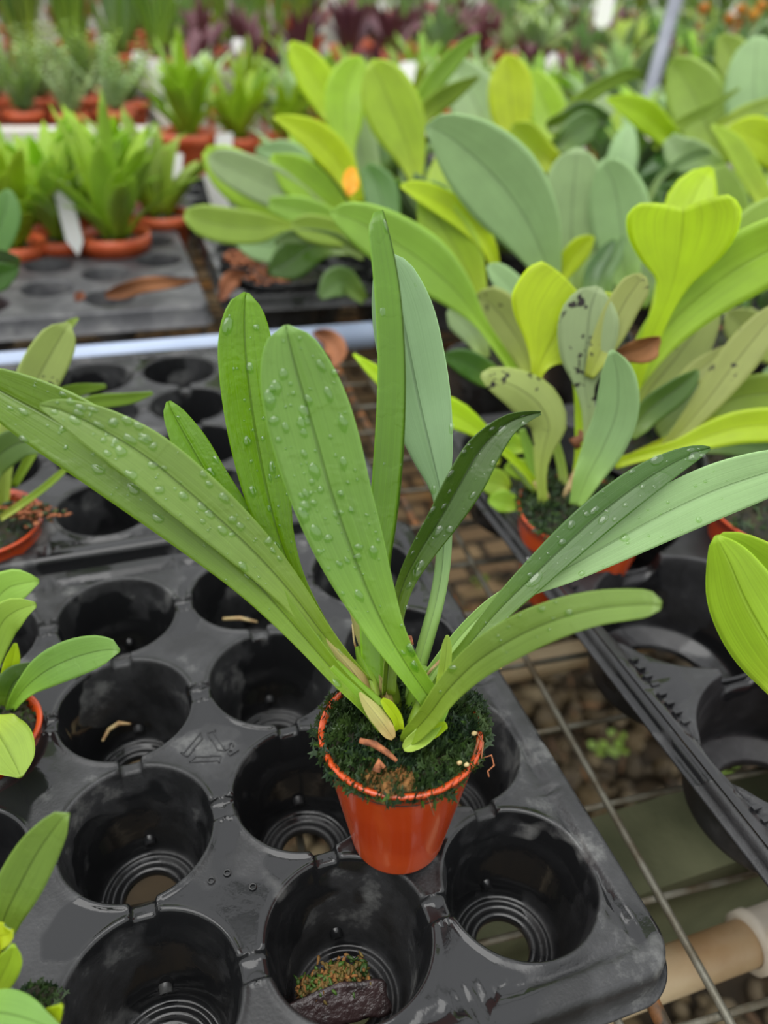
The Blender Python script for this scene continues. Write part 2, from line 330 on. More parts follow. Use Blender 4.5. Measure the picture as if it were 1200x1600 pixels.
m_ = MB(); m_.lathe([(.0112, -.02), (.0150, -.02), (.0153, -.015), (.0140, -.013), (.0140, .016), (.0153, .018), (.0153, .022), (.0112, .022)], 28, Matrix.Translation((.290, -.0066, -.122)) @ Matrix.Rotation(PI / 2, 4, 'Y')); m_.build('socket', M_PVCW, p1)
p2 = MB(); p2.tube([(-.8, .204, -.12), (1.4, .180, -.12)], .0095, 20); tag(p2.build('water_pipe', M_PVC), 'cream plastic pipe crossing under the bench behind the potted orchid', 'pipe')
a_, b_ = at(-260, 545, -.012), at(572, 512, -.012); b_.y = a_.y = .5215 
m_ = MB(); m_.tube([(a_.x, .523, -.0115), (b_.x, .523, -.0115)], .0118, 24)
tag(m_.build('irrigation_pipe', M_PIPE), 'pale blue grey pipe lying between two rows of trays', 'pipe')

# ------------------------------------------------------------------ trays
def smooth(x, a, b):
    t = max(0., min(1., (x - a) / (b - a))); return t * t * (3 - 2 * t)
def tray_mesh(name, cols, rows, px, py, r, rb, h, ro, mx, my, R=.012, notch=.003, nw=.0042, stagger=False, skirt=.013, groove=True, lipz=.0008, deep_ring=True, sink=0, ex=1.0):
    W, E_ = -mx, (cols - 1) * px + mx; S_, N_ = -my, (rows - 1) * py + my
    base = set()
    for k in range(4):
        c = k * PI / 2
        for off in [i * .075 for i in range(-10, 11)] + [s * nw / r * q for s in (-1, 1) for q in (.85, 1.0, 1.15)]: base.add(round((c + off) % (2 * PI), 6))
    bm = bmesh.new(); V = {}
    def vert(p):
        k = (round(p[0] * 2e5), round(p[1] * 2e5), round(p[2] * 1e5))
        if k not in V: V[k] = bm.verts.new(p)
        return V[k]
    def clampc(x, y):
        cx = min(max(x, W + R), E_ - R); cy = min(max(y, S_ + R), N_ - R)
        dx, dy = x - cx, y - cy; L_ = math.hypot(dx, dy)
        if L_ > R: x, y = cx + dx / L_ * R, cy + dy / L_ * R; L_ = R
        return x, y, R - L_ if (dx or dy) else min(x - W, E_ - x, y - S_, N_ - y)
    def zf(x, y, dh, i, j, lx, ly):
        z = 0.
        if notch:
            for (ax, ay, inside) in ((lx, ly, i < cols - 1 if lx > 0 else i > 0), (ly, lx, j < rows - 1 if ly > 0 else j > 0)):
                if inside and abs(ax) > abs(ay): z -= notch * (1 - smooth(abs(ay), nw * .85, nw * 1.15))
        if z > -1e-5: z -= lipz * smooth(dh, .001, .003)
        if groove:
            if ex > 1 and clampc(x, y)[2] < .0045: return .0012
            dB = clampc(x, y)[2]
            if dB < .012: z = max(z, 0) if dB < .0075 else z
            if dB < .012: z -= .0022 * math.exp(-((dB - .0085) / .0013) ** 2)
        if sink: z -= sink * smooth(clampc(x, y)[2], .004, .020)
        return z
    T = [0, .06, .12, .2, .3, .42, .55, .68, .8, .9, .97]
    for i in range(cols):
        ysh = (py / 2 if (stagger and i % 2) else 0)
        for j in range(rows):
            cx, cy = i * px, j * py + ysh
            x0 = -px / 2 if i else -mx; x1 = px / 2 if i < cols - 1 else mx
            y0 = -py / 2 if j else -my - ysh; y1 = py / 2 if j < rows - 1 else my - ysh
            A = set(base) | {round(math.atan2(b, a) % (2 * PI), 6) for a in (x0, x1) for b in (y0, y1)}
            A = sorted(A); rings = []
            rect = []
            for a in A:
                ca, sa = math.cos(a), math.sin(a)
                t = min((x1 / ca if ca > 1e-9 else x0 / ca if ca < -1e-9 else 1e9), (y1 / sa if sa > 1e-9 else y0 / sa if sa < -1e-9 else 1e9)); rect.append((ca * t, sa * t))
            for t in T:
                ring = []
                for a, (qx, qy) in zip(A, rect):
                    rr = r + .0014; lx = qx + (rr * ex * math.cos(a) - qx) * t; ly = qy + (rr * math.sin(a) - qy) * t
                    X, Y, _ = clampc(cx + lx, cy + ly); dh = math.hypot((X - cx) / ex, Y - cy) - r
                    ring.append(vert((X, Y, zf(X, Y, dh, i, j, X - cx, Y - cy))))
                rings.append(ring)
            prof = [(r + .0010, -.0001, 1), (r + .0003, -.0005, 1), (r - .0001, -.0014, .9), (r - .0003, -.0030, .7), (r - .001, -.006, .3)]
            if sink: prof = [(r + .0010, -.0001, 1), (r + .0003, -.0008, 1), (r - .0001, -.0024, 1), (r - .0003, -.006, .97)]
            for q in ((.3, .5, .7, .88) if not sink else (.75, .88)): prof.append((r - .001 + (rb + .002 - r) * q, -.006 - (h - .006) * q, 0))
            prof += [(rb + .0012, -h + .0025, 0), (rb, -h, 0)]
            if deep_ring: prof += [(rb - .0012, -h, 0), (rb - .0016, -h + .0012, 0), (rb - .0030, -h + .0013, 0), (rb - .0034, -h - .0006, 0), (rb - .0058, -h - .0006, 0), (rb - .0062, -h + .0010, 0), (ro + .001, -h + .0010, 0), (ro, -h + .0002, 0), (ro, -h - .0025, 0)]
            else: prof += [(ro + .001, -h, 0), (ro, -h - .0008, 0), (ro, -h - .004, 0)]
            zt = [zf(cx + r * ex * math.cos(a), cy + r * math.sin(a), 0, i, j, r * ex * math.cos(a), r * math.sin(a)) for a in A]
            for (pr, pz, wn) in prof:
                fx = 1 + (ex - 1) * smooth(pz, -h * .8, -.004); rings.append([vert((cx + pr * fx * math.cos(a), cy + pr * math.sin(a), pz + zt[k] * wn)) for k, a in enumerate(A)])
            n = len(A)
            for u, v in zip(rings, rings[1:]):
                for k in range(n):
                    q = [u[k], u[(k + 1) % n], v[(k + 1) % n], v[k]]; q2 = []
                    for x in q:
                        if x not in q2: q2.append(x)
                    if len(q2) > 2:
                        try: bm.faces.new(q2)
                        except ValueError: pass
    # skirt as one separate dense loop around the rounded rectangle
    loop = []
    def arc(cx, cy, a0):
        for k in range(13): loop.append((cx, cy, a0 + k / 12 * PI / 2))
    arc(E_ - R, N_ - R, 0); arc(W + R, N_ - R, PI / 2); arc(W + R, S_ + R, PI); arc(E_ - R, S_ + R, 3 * PI / 2)
    prof = [(-.0003, -.0001), (.0010, -.0005), (.0021, -.0018), (.0026, -.0035), (.0032, -skirt), (.0052, -skirt - .0004), (.0058, -skirt - .001), (.0056, -skirt - .0017), (.003, -skirt - .0014)]
    rs = [[bm.verts.new((cx + (R + o) * math.cos(a), cy + (R + o) * math.sin(a), z)) for cx, cy, a in loop] for o, z in prof]
    n = len(loop)
    for u, v in zip(rs, rs[1:]):
        for k in range(n): bm.faces.new((u[k], v[k], v[(k + 1) % n], u[(k + 1) % n]))
    bmesh.ops.recalc_face_normals(bm, faces=bm.faces)
    me = bpy.data.meshes.new(name); bm.to_mesh(me); bm.free()
    me.uv_layers.new(name='UVMap'); return me
PX, PY = .064, .0606
tm = tray_mesh('tray_body', 5, 4, PX, PY, .0276, .0195, .047, .0105, .0365, .0405)
SPL = tm
t1 = empty('plug_tray', (-2 * PX, 0, 0), 'wet black plug tray in front holding the potted orchid with long leaves', 'tray', 'black plug trays on the wire bench')
o = link('tray_body', tm, M_TRAY, t1); o.matrix_parent_inverse = Matrix.Identity(4)
def tray_copy(loc, rz, label, me=tm, mat=None):
    t = empty('plug_tray', loc, label, 'tray', 'black plug trays on the wire bench'); t.rotation_euler.z = rz
    o = bpy.data.objects.new('tray_body', me); COL.objects.link(o); o.parent = t
    if mat and not me.materials: me.materials.append(mat)
    me.polygons.foreach_set('use_smooth', [True] * len(me.polygons))
    return t
tray_copy((-2 * PX - .001, .2785, 0), 0, 'second black plug tray, just behind the front one before the pale pipe')
tray_copy((.165, .655, 0), -.03, 'black plug tray under the big pale leaves behind the pale pipe')
tm3 = tray_mesh('tray_body', 6, 5, .0560, .072, .0240, .019, .04, .008, .030, .038, notch=0, stagger=True, groove=False, lipz=0, deep_ring=False, skirt=.018, R=.006)
tray_copy((-.205, .640, 0), 0, 'matt grey plug tray at the left with dry leaves and young plants', tm3, M_TRAY2)
tray_copy((-.205, 1.045, 0), 0, 'grey plug tray behind the left one, hidden under green seedlings', tm3)
tray_copy((-.56, .640, 0), 0, 'grey plug tray beyond the left edge of the young plants', tm3)
tmr = tray_mesh('tray_body', 3, 5, .108, .0855, .0420, .0400, .053, .0262, .0580, .050, notch=.014, nw=.012, lipz=0, deep_ring=False, groove=True, R=.012, skirt=.005, ex=1.2)
# ridges along the strip beside the cups
TR = (.2775, .0385, 0)
tr = tray_copy((.2810, -.064, 0), 0, 'open black lattice tray at the right holding the spotted leafed plant', tmr, M_TRAYB)
m_ = MB()
for k in range(62):
    y = -.045 + k * .0056
    if abs(((y / .0855) % 1) - .5) < .26:
        m_ = MB(); m_.box((-.0515, y, -.0010), (-.0475, y + .0018, .0006)); o = m_.build('ridge', M_TRAYB, None, smooth=False); o.parent = tr
tray_copy((.64, -.064, 0), 0, 'black lattice tray beyond the right edge of the bench', tmr)
tray_copy((.62, .42, 0), 0, 'black lattice tray under the red pots behind the spotted leaves', tmr)
tray_copy((.62, .87, 0), 0, 'black lattice tray far right under the tall lime leaves', tmr)
tray_copy((.165, .93, 0), -.03, 'black plug tray hidden beneath the lime leaved plants')

# recycling mark and letters on the web of the front tray
mk = MB()
c0 = at(318, 1152, .0); c0 = Vector((.5 * PX, 1.5 * PY, 0))
def bar(p, q, w_=.0006, z=0.0):
    p = Vector((p[0], p[1], 0)); q = Vector((q[0], q[1], 0)); d = (q - p).normalized(); n_ = Vector((-d.y, d.x, 0)) * w_
    zz = Vector((0, 0, -.0011)); zt = Vector((0, 0, .0006)) + zz
    a = [c0 + p - n_, c0 + p + n_, c0 + q + n_, c0 + q - n_]
    mk.add([v + zz for v in a] + [v + zt for v in a], [(4, 5, 6, 7), (0, 1, 5, 4), (1, 2, 6, 5), (2, 3, 7, 6), (3, 0, 4, 7)])
def rotp(x, y, a=math.radians(112)): 
    return (x * math.cos(a) - y * math.sin(a) - .0025, x * math.sin(a) + y * math.cos(a) - .001)
for k in range(3):
    a = k * 2 * PI / 3 + PI / 2
    def tp(r_, da): return rotp(r_ * math.cos(a + da), r_ * math.sin(a + da))
    o1, o2 = tp(.0085, .22), tp(.0085, 2 * PI / 3 - .42); i1, i2 = tp(.0052, .22), tp(.0052, 2 * PI / 3 - .5)
    bar(o1, o2, .00028); bar(i1, i2, .00028); bar(o1, i1, .00028)
    tip_ = tp(.0078, 2 * PI / 3 - .12); bar(tp(.0098, 2 * PI / 3 - .45), tip_, .00028); bar(tp(.0042, 2 * PI / 3 - .62), tip_, .00028); bar(tp(.0098, 2 * PI / 3 - .45), o2, .00028)
o = mk.build('recycling_mark', M_TRAY, t1, smooth=False)
fc = bpy.data.curves.new('material_letters', 'FONT'); fc.body = 'PS'; fc.size = .0064; fc.extrude = .0004; fc.align_x = 'CENTER'
fo = bpy.data.objects.new('tmp', fc); COL.objects.link(fo); bpy.context.view_layer.update()
me = bpy.data.meshes.new_from_object(fo); bpy.data.objects.remove(fo)
me.transform(Matrix.Translation((c0.x + .0095, c0.y - .0035, -.0006)) @ Matrix.Rotation(math.radians(112), 4, 'Z')); o = link('material_letters', me, M_TRAY, t1, smooth=False)
for (qx, qy) in ((330, 1376), (355, 1364), (395, 1386)):
    c = at(qx, qy, -.0006); m_ = MB()
    m_.tube([c + Vector((.0011 * math.cos(a * PI / 8), .0011 * math.sin(a * PI / 8), .0003)) for a in range(17)], .0003, 6); m_.build('moulded_ring', M_TRAY, t1)
for i in range(5):
    for j in range(4):
        cx, cy = (i - 2) * PX, j * PY
        m_ = MB(); M4 = Matrix.Translation((cx + .002, cy + .0205, -.0405)) @ Matrix.Rotation(PI / 2 + .3, 4, 'X')
        m_.lathe([(.0003, .0004), (.0012, .0006), (.0018, .0014), (.0024, .0012), (.0026, -.002)], 14, M4); m_.build('drain_nub', M_TRAY, t1)

# ------------------------------------------------------------------ leaves
def catmull(P, n):
    """resample a list of tuples (any dimension) with a centripetal-free Catmull-Rom spline"""
    L_ = [0]
    for a, b in zip(P, P[1:]): L_.append(L_[-1] + max(1e-6, math.dist(a[:3], b[:3])))
    out = []
    for k in range(n):
        s_ = L_[-1] * k / (n - 1); i = 0
        while i < len(P) - 2 and L_[i + 1] < s_: i += 1
        t = (s_ - L_[i]) / (L_[i + 1] - L_[i])
        p0, p1, p2, p3 = P[max(i - 1, 0)], P[i], P[i + 1], P[min(i + 2, len(P) - 1)]
        r_ = []
        for a, b, c, d in zip(p0, p1, p2, p3):
            v = .5 * ((2 * b) + (c - a) * t + (2 * a - 5 * b + 4 * c - d) * t * t + (-a + 3 * b - 3 * c + d) * t ** 3)
            r_.append(v)
        out.append(tuple(r_))
    return out
def leaf_geo(rows, fold=.2, cup=0., notch=0., thick=.0007, stalk=.3, wave=0., nu=6, mb=None, seed=0, groove=.0):
    """rows: (centre, half width, across unit, top normal). Returns MB and a surface sampler."""
    mb = mb or MB(); n = len(rows); U = 2 * nu + 1; top = []; bot = []; uvt = []
    for k, (c, hw, a, nn) in enumerate(rows):
        v = k / (n - 1); tg = (rows[min(k + 1, n - 1)][0] - rows[max(k - 1, 0)][0]).normalized()
        st = 1 - smooth(v, stalk * .5, stalk)                         # the stalk end is channelled and thick
        for i in range(U):
            s = i / nu - 1; s_ = math.copysign(abs(s) ** .9, s)
            off = fold * abs(s_) * hw + cup * s_ * s_ * hw + st * .45 * hw * s_ * s_
            off += wave * hw * math.sin(v * 9 + seed + (2.2 if s > 0 else 0)) * s_ * s_
            off -= groove * math.exp(-(s / .08) ** 2)
            nt_ = notch * hw * smooth(v, .72, 1.) * (1 - (1 - abs(s)) ** 2 if notch > 0 else 0)
            p = c + a * (s_ * hw) + nn * off + tg * nt_
            th = thick * (1 + st * 1.6) * math.sqrt(max(0, 1 - abs(s) ** 3)) + .00012
            top.append(p); bot.append(p - nn * th); uvt.append((s * .5 + .5, v))
    base = len(mb.v); fs = []; fb = []
    for k in range(n - 1):
        for i in range(U - 1):
            a_ = k * U + i; fs.append((a_, a_ + 1, a_ + U + 1, a_ + U)); fb.append((a_, a_ + U, a_ + U + 1, a_ + 1))
    nT = len(top)
    mb.add(top, fs, 0, uvt); 
    mb.add(bot, fb, 1, uvt)
    rim = []
    for k in range(n - 1):
        for i in (0, U - 1):
            a_ = k * U + i; f = (a_, a_ + U, a_ + U + nT, a_ + nT); rim.append(f if i == 0 else f[::-1])
    for i in range(U - 1):
        rim.append((i, i + nT, i + 1 + nT, i + 1)); a_ = (n - 1) * U + i; rim.append((a_, a_ + 1, a_ + 1 + nT, a_ + nT))
    mb.f += [tuple(base + q for q in f) for f in rim]; mb.m += [0] * len(rim)
    def samp(s, v):
        k = min(n - 2, int(v * (n - 1))); i = min(U - 2, int((s + 1) * .5 * (U - 1))); q = k * U + i
        p = (top[q] + top[q + 1] + top[q + U] + top[q + U + 1]) / 4; nn = (top[q + 1] - top[q]).cross(top[q + U] - top[q])
        nn.normalize(); return p, nn, top[q + U] - top[q]
    return mb, samp
def vleaf(parent, pts, depth, roll=(0, 0), fold=.2, mats=('deep', 'under'), top=True, n=34, name='leaf', label=None, **kw):
    """a leaf whose spine is given as (px, py, apparent width) seen from the camera position, with its distance; roll turns it about its spine"""
    L_ = [0]
    for a, b in zip(pts, pts[1:]): L_.append(L_[-1] + math.dist(a[:2], b[:2]))
    D = depth if isinstance(depth, (list, tuple)) else (depth, depth)
    def dep(u):
        x = u * (len(D) - 1); i = min(int(x), len(D) - 2); return D[i] + (D[i + 1] - D[i]) * (x - i)
    P3 = []
    for (x, y, w_), l in zip(pts, L_):
        u = l / L_[-1]; d = dep(u); c = pt(x, y, d); P3.append((c.x, c.y, c.z, w_ * .5 * d / FPX))
    R_ = catmull(P3, n); rows = []
    for k, q in enumerate(R_):
        c = Vector(q[:3]); a_, b_ = Vector(R_[max(k - 1, 0)][:3]), Vector(R_[min(k + 1, n - 1)][:3]); t = (b_ - a_).normalized()
        vd = (c - CAM).normalized(); ac = t.cross(vd)
        if ac.length < 1e-4: ac = RT.copy()
        ac.normalize(); ncam = ac.cross(t).normalized()
        if ncam.dot(vd) > 0: ncam = -ncam
        u = k / (n - 1); r_ = math.radians(roll[0] + (roll[1] - roll[0]) * u)
        a2 = ac * math.cos(r_) + ncam * math.sin(r_); n2 = ncam * math.cos(r_) - ac * math.sin(r_)
        if not top: n2 = -n2
        if a2.cross(t).dot(n2) < 0: a2 = -a2
        # blunt rounded ends
        hw = max(q[3], .0004) / max(.3, math.cos(r_))
        rows.append((c, hw, a2, n2))
    mb, samp = leaf_geo(rows, fold=fold, **kw)
    o = mb.build(name, [LM[mats[0]], LM[mats[1]]], parent)
    if label: o['label'] = label
    return o, samp
def tip(pts, blunt=.5):
    """round off the tip: adds points so that the width falls like a circle's"""
    (x1, y1, w1), (x2, y2, w2) = pts[-2], pts[-1]
    return pts
def wleaf(parent, base, az, lean, length, width, droop, mats, rnd, name='leaf', n=14, mb=None, fold=.2, notch=0, twist=0, petiole=.3, nu=3):
    """world-space arching leaf from a base point"""
    rows = []; p = Vector(base); ang = lean; st = length / (n - 1); R_ = []
    for k in range(n):
        v = k / (n - 1); d = Vector((math.cos(az) * math.sin(ang), math.sin(az) * math.sin(ang), math.cos(ang)))
        side = Vector((-math.sin(az), math.cos(az), 0)); side = Matrix.Rotation(twist * v, 3, d) @ side
        if v < petiole: hw = width * .5 * (.16 + .16 * (v / petiole) ** 2)
        else:
            q = (v - petiole) / (1 - petiole); hw = width * .5 * max(.02, .32 * (1 - q) ** 3 + math.sin(PI * min(1, q ** .85 * .97 + .03)) ** .65)
            if q > .985: hw *= .5
        nn = d.cross(side).normalized()
        if nn.z < 0: nn = -nn
        if side.cross(d).dot(nn) < 0: side = -side
        rows.append((p.copy(), hw, side, nn)); p = p + d * st; ang += droop / (n - 1) * (.4 + 1.2 * v)
    m2, samp = leaf_geo(rows, fold=fold, notch=notch, nu=nu, mb=mb, wave=.05, seed=rnd.random() * 6)
    if mb is None: return m2.build(name, [LM[mats[0]], LM[mats[1]]], parent)

def pot(parent, base, axis, h, rb, rt, mat=M_POT, n=56):
    q = Vector((0, 0, 1)).rotation_difference(axis).to_matrix().to_4x4(); M4 = Matrix.Translation(base) @ q
    m_ = MB(); t = .0011
    m_.lathe([(.0, .0012), (rb - .002, .0012), (rb - .0015, 0), (rb, .0004), (rb + .0003, .0015)] +
             [(rb + (rt - rb) * k / 8 + .0003, .0015 + (h - .0035) * k / 8) for k in range(1, 9)] +
             [(rt + .0009, h - .0018), (rt + .0013, h - .0008), (rt + .0011, h), (rt + .0001, h + .0001), (rt - t, h - .0006), (rt - t - .0012, h - .012)], n, M4)
    o = m_.build('pot', mat, parent); return o, M4
def moss(parent, M4, r, z, nt_=1500, mats=None, amp=.004, name='moss', seed=1, over=0., size=.0022, dome=.004):
    rn = random.Random(seed); m_ = MB(); n = 40; rings = 16
    def hz(x, y): return z + dome * (1 - (x * x + y * y) / (r * r)) + amp * (noise.noise(Vector((x * 160, y * 160, seed))) + .5 * noise.noise(Vector((x * 420, y * 420, seed + 3))))
    vs = [M4 @ Vector((0, 0, hz(0, 0)))]; fs = []
    for i in range(1, rings + 1):
        for k in range(n):
            a = 2 * PI * k / n; R_ = r * i / rings; x, y = R_ * math.cos(a), R_ * math.sin(a); vs.append(M4 @ Vector((x, y, hz(x, y) if i < rings else z - .003)))
    for k in range(n): fs.append((0, 1 + k, 1 + (k + 1) % n))
    for i in range(rings - 1):
        for k in range(n): a = 1 + i * n + k; b = 1 + i * n + (k + 1) % n; fs.append((a, a + n, b + n, b))
    m_.add(vs, fs, 0)
    for i in range(nt_):
        a = rn.uniform(0, 2 * PI); R_ = r * (1 + over) * math.sqrt(rn.random()); x, y = R_ * math.cos(a), R_ * math.sin(a)
        c = Vector((x, y, hz(min(x, r), y) - .0004 if R_ < r else z + .0005)); b_ = rn.uniform(0, 6.3); tl = rn.uniform(.2, 1.25)
        d = Vector((math.cos(b_) * math.sin(tl), math.sin(b_) * math.sin(tl), math.cos(tl))); L_ = size * rn.uniform(.6, 1.6); s_ = d.orthogonal().normalized() * L_ * .16
        e_ = c + d * L_ + Vector((0, 0, -L_ * .25)); mid = c + d * L_ * .55
        m_.add([M4 @ q for q in (c - s_ * .5, c + s_ * .5, mid + s_, e_, mid - s_)], [(0, 1, 2, 3, 4)], rn.choice((1, 1, 1, 2)))
        for sg in (-1, 1):                                              # side leaflets
            m2 = mid; e2 = m2 + (d * .3 + s_.normalized() * sg * .8).normalized() * L_ * .45
            m_.add([M4 @ q for q in (m2, m2.lerp(e2, .5) + d * L_ * .08, e2, m2.lerp(e2, .5) - d * L_ * .08)], [(0, 1, 2, 3)], 1)
    return m_.build(name, mats or [M_SOIL, M_MOSS, M_MOSSG], parent)

# ================================================================== THE MAIN PLANT
pb = at(621, 1303, .0003); pt_top = at(626, 1139, .0560)
ax = (pt_top - pb).normalized(); hpot = (pt_top - pb).length
main = empty('potted_orchid', pb, 'tall orchid with long wet strap leaves in an orange pot standing on the front tray', 'potted plant')
po, PM = pot(main, pb, ax, hpot, .0168, .0264)
moss(main, PM, .0262, hpot - .0030, 5200, amp=.0045, over=.06, dome=.0045, size=.0036)
moss(main, PM @ Matrix.Translation((.0165, .0035, hpot - .001)) @ Matrix.Rotation(.25, 4, 'Y'), .0145, .0, 2200, amp=.004, over=.12, dome=.004, size=.0036, seed=4)
moss(main, PM @ Matrix.Translation((.004, .013, hpot - .001)), .013, .0, 900, amp=.004, over=.1, dome=.004, size=.0036, seed=5)
moss(main, PM @ Matrix.Translation((-.0095, -.0165, hpot - .0008)), .0085, .0, 260, mats=[M_PEAT, M_PEAT, M_MOSSG], amp=.003, over=.0, dome=.0012, size=.002, seed=6, name='peat')
rn = random.Random(9)
# peat and bark bits, loose roots on the soil
def stick(parent, pts, r, mat, name, n=7):
    m2 = MB(); m2.tube(pts, r, n); return m2.build(name, mat, parent)
def vp(*a): return [pt(x, y, d) for x, y, d in a]
stick(main, vp((562, 1157, .2455), (585, 1163, .2445), (605, 1176, .243), (620, 1189, .242)), [.0009, .0012, .001, .0006], M_BARK, 'bark_chip')
stick(main, vp((588, 1205, .238), (594, 1190, .2385), (600, 1200, .238)), [.0014, .0012, .0008], M_BARK, 'bark_chip')
stick(main, vp((622, 1012, .262), (632, 1003, .262), (645, 1000, .262)), [.0018, .0026, .0016], M_BARK, 'bark_chip')
stick(main, vp((745, 1144, .252), (755, 1160, .2505), (752, 1185, .249), (768, 1180, .2485), (772, 1196, .248), (762, 1205, .2475), (764, 1214, .247)), .00028, M_BARK, 'root')
stick(main, vp((750, 1150, .252), (740, 1180, .250), (748, 1195, .249)), .0004, M_BARK, 'root')
stick(main, vp((664, 1236, .2365), (672, 1255, .236), (678, 1274, .237)), .0002, M_BARK, 'root')
stick(main, vp((662, 1062, .259), (675, 1045, .258), (688, 1032, .257)), .0005, M_ROOT, 'root')
stick(main, vp((752, 1043, .262), (765, 1044, .264), (783, 1044, .266)), .0005, M_ROOT, 'root')
stick(main, vp((551, 975, .262), (553, 1000, .262), (560, 1030, .262), (562, 1055, .262)), .0004, M_ROOT, 'root')
for (x, y, d) in ((741, 1146, .2475), (729, 1195, .2425), (718, 1192, .2425)):
    m2 = MB(); m2.blob(pt(x, y, d), (.0009, .0007, .0008), None, 2, .2, x); m2.build('seed', M_ROOT, main)

SAMP = []
def ML(pts, depth, roll=(0, 0), fold=.2, mats=('deep', 'under'), top=True, drops=0, **kw):
    kw.setdefault('n', 44); kw.setdefault('nu', 8); kw.setdefault('groove', .00045)
    o, s = vleaf(main, pts, depth, roll, fold, mats, top, **kw)
    if drops: SAMP.append((s, drops, 1 if top else -1))
    return o
# leaf behind everything: broad grey green back turned to the camera
ML([(634, 1130, 22), (645, 1075, 22), (663, 1010, 24), (682, 940, 24), (692, 880, 24), (694, 820, 25), (688, 765, 32), (674, 705, 68), (656, 630, 97), (642, 560, 104), (628, 490, 98), (615, 435, 72), (607, 408, 42), (603, 394, 8)], (.2625, .272, .272, .262), (0, -12), .12, ('deep', 'under'), False, 6)
# right hand long leaves
ML([(652, 1085, 22), (685, 1040, 24), (725, 988, 24), (775, 942, 25), (830, 915, 30), (885, 888, 46), (955, 848, 66), (1035, 805, 80), (1115, 768, 84), (1190, 742, 74), (1240, 728, 50), (1262, 722, 10)], (.262, .268, .275, .285), (0, 15), .12, ('pale', 'under'), True, 26)
ML([(668, 1100, 22), (698, 1050, 24), (735, 1005, 27), (778, 955, 36), (828, 905, 46), (885, 850, 54), (945, 797, 57), (1005, 752, 52), (1055, 722, 38), (1090, 706, 22), (1110, 700, 5)], (.258, .262, .268, .276), (10, -5), .15, ('dusk', 'under'), True, 50)
# twisted dark leaf
ML([(604, 1085, 20), (609, 1020, 22), (616, 965, 24), (631, 912, 28), (655, 864, 38), (690, 808, 50), (722, 752, 60), (752, 702, 54), (790, 664, 34), (822, 650, 18), (845, 645, 6)], (.258, .258, .252, .25), (20, 20), .5, ('dusk', 'under'), True, 40)
# edge-on tall leaf
ML([(603, 1090, 22), (603, 1010, 24), (602, 940, 25), (605, 880, 27), (614, 820, 30), (623, 740, 32), (628, 650, 31), (628, 560, 29), (622, 470, 27), (613, 410, 24), (603, 365, 20), (597, 342, 15), (593, 330, 7)], (.262, .256, .248, .24), (62, 66), .75, ('deep', 'deep'), False, 16, label='narrow leaf seen edge on')
# left bright pair
ML([(565, 1078, 22), (530, 1022, 24), (495, 968, 26), (462, 905, 30), (436, 840, 48), (418, 770, 72), (402, 690, 84), (390, 610, 88), (383, 540, 84), (382, 496, 66), (383, 470, 40), (385, 457, 9)], (.262, .256, .25, .245), (-8, 8), .12, ('vivid', 'under'), True, 36)
ML([(545, 1062, 22), (500, 1000, 24), (455, 935, 28), (410, 868, 38), (368, 806, 50), (328, 748, 56), (298, 696, 54), (276, 656, 38), (267, 638, 24), (263, 627, 7)], (.262, .258, .255, .253), (-10, 10), .15, ('vivid', 'under'), True, 14)
# lowest long leaf reaching out of the frame to the left, and the one lying on it
ML([(614, 1152, 10), (604, 1140, 24), (578, 1105, 26), (530, 1058, 28), (470, 990, 38), (395, 905, 62), (310, 822, 92), (230, 755, 108), (160, 704, 112), (90, 660, 106), (20, 622, 84), (-20, 600, 56), (-42, 588, 12)], (.2535, .247, .240, .235), (-4, -14), .16, ('deep', 'under'), True, 60)
ML([(572, 1070, 24), (540, 1035, 26), (500, 985, 32), (458, 930, 46), (408, 874, 64), (352, 820, 78), (290, 765, 86), (225, 712, 84), (160, 672, 70), (110, 647, 46), (80, 637, 26), (62, 633, 6)], (.258, .245, .232, .224), (0, -5), .14, ('mid', 'under'), True, 90)
# front broad leaf
ML([(672, 1092, 34), (655, 1068, 36), (636, 1040, 40), (606, 990, 56), (575, 925, 84), (545, 850, 110), (517, 770, 126), (497, 700, 134), (480, 640, 132), (464, 585, 116), (454, 545, 90), (449, 522, 58), (447, 508, 10)], (.252, .240, .228, .216), (0, -6), .10, ('mid', 'under'), True, 110, label='broad front leaf covered in water drops')
# short leaf bowing to the right, towards the camera
ML([(630, 1160, 10), (642, 1148, 28), (668, 1120, 34), (700, 1078, 42), (745, 1034, 54), (805, 996, 62), (868, 968, 60), (930, 951, 54), (985, 945, 48), (1015, 944, 40), (1032, 946, 16)], (.247, .228, .206, .19), (8, -16), .12, ('mid', 'under'), True, 14)
# sheaths, pseudobulb stubs and new shoots
ML([(630, 1170, 8), (640, 1164, 22), (664, 1146, 30), (684, 1112, 30), (700, 1070, 24), (712, 1038, 8)], (.2445, .247), (0, 0), .5, ('stalk', 'stalk'), True, name='sheath', groove=0)
ML([(612, 1150, 12), (604, 1128, 22), (590, 1105, 26), (560, 1078, 26), (520, 1040, 24)], (.2525, .2505), (0, 0), .6, ('straw', 'stalk'), False, name='sheath', groove=0, label='pale papery stem base')
ML([(615, 1154, 8), (609, 1146, 20), (598, 1130, 25), (584, 1112, 24), (570, 1094, 14), (562, 1082, 4)], (.2455, .2475), (0, 0), -.55, ('straw', 'stalk'), True, name='sheath', groove=0, label='cream papery sheath wrapping the lowest stem')
ML([(575, 1092, 22), (560, 1062, 28), (535, 1030, 22), (512, 1005, 14), (500, 990, 4)], (.256, .253), (0, 0), .5, ('straw', 'straw'), False, name='sheath', groove=0, label='dry cream papery sheath')
ML([(612, 1118, 18), (600, 1075, 24), (582, 1030, 26), (566, 990, 22), (553, 955, 14)], (.259, .261), (0, 0), .6, ('stalk', 'straw'), False, name='sheath', groove=0)
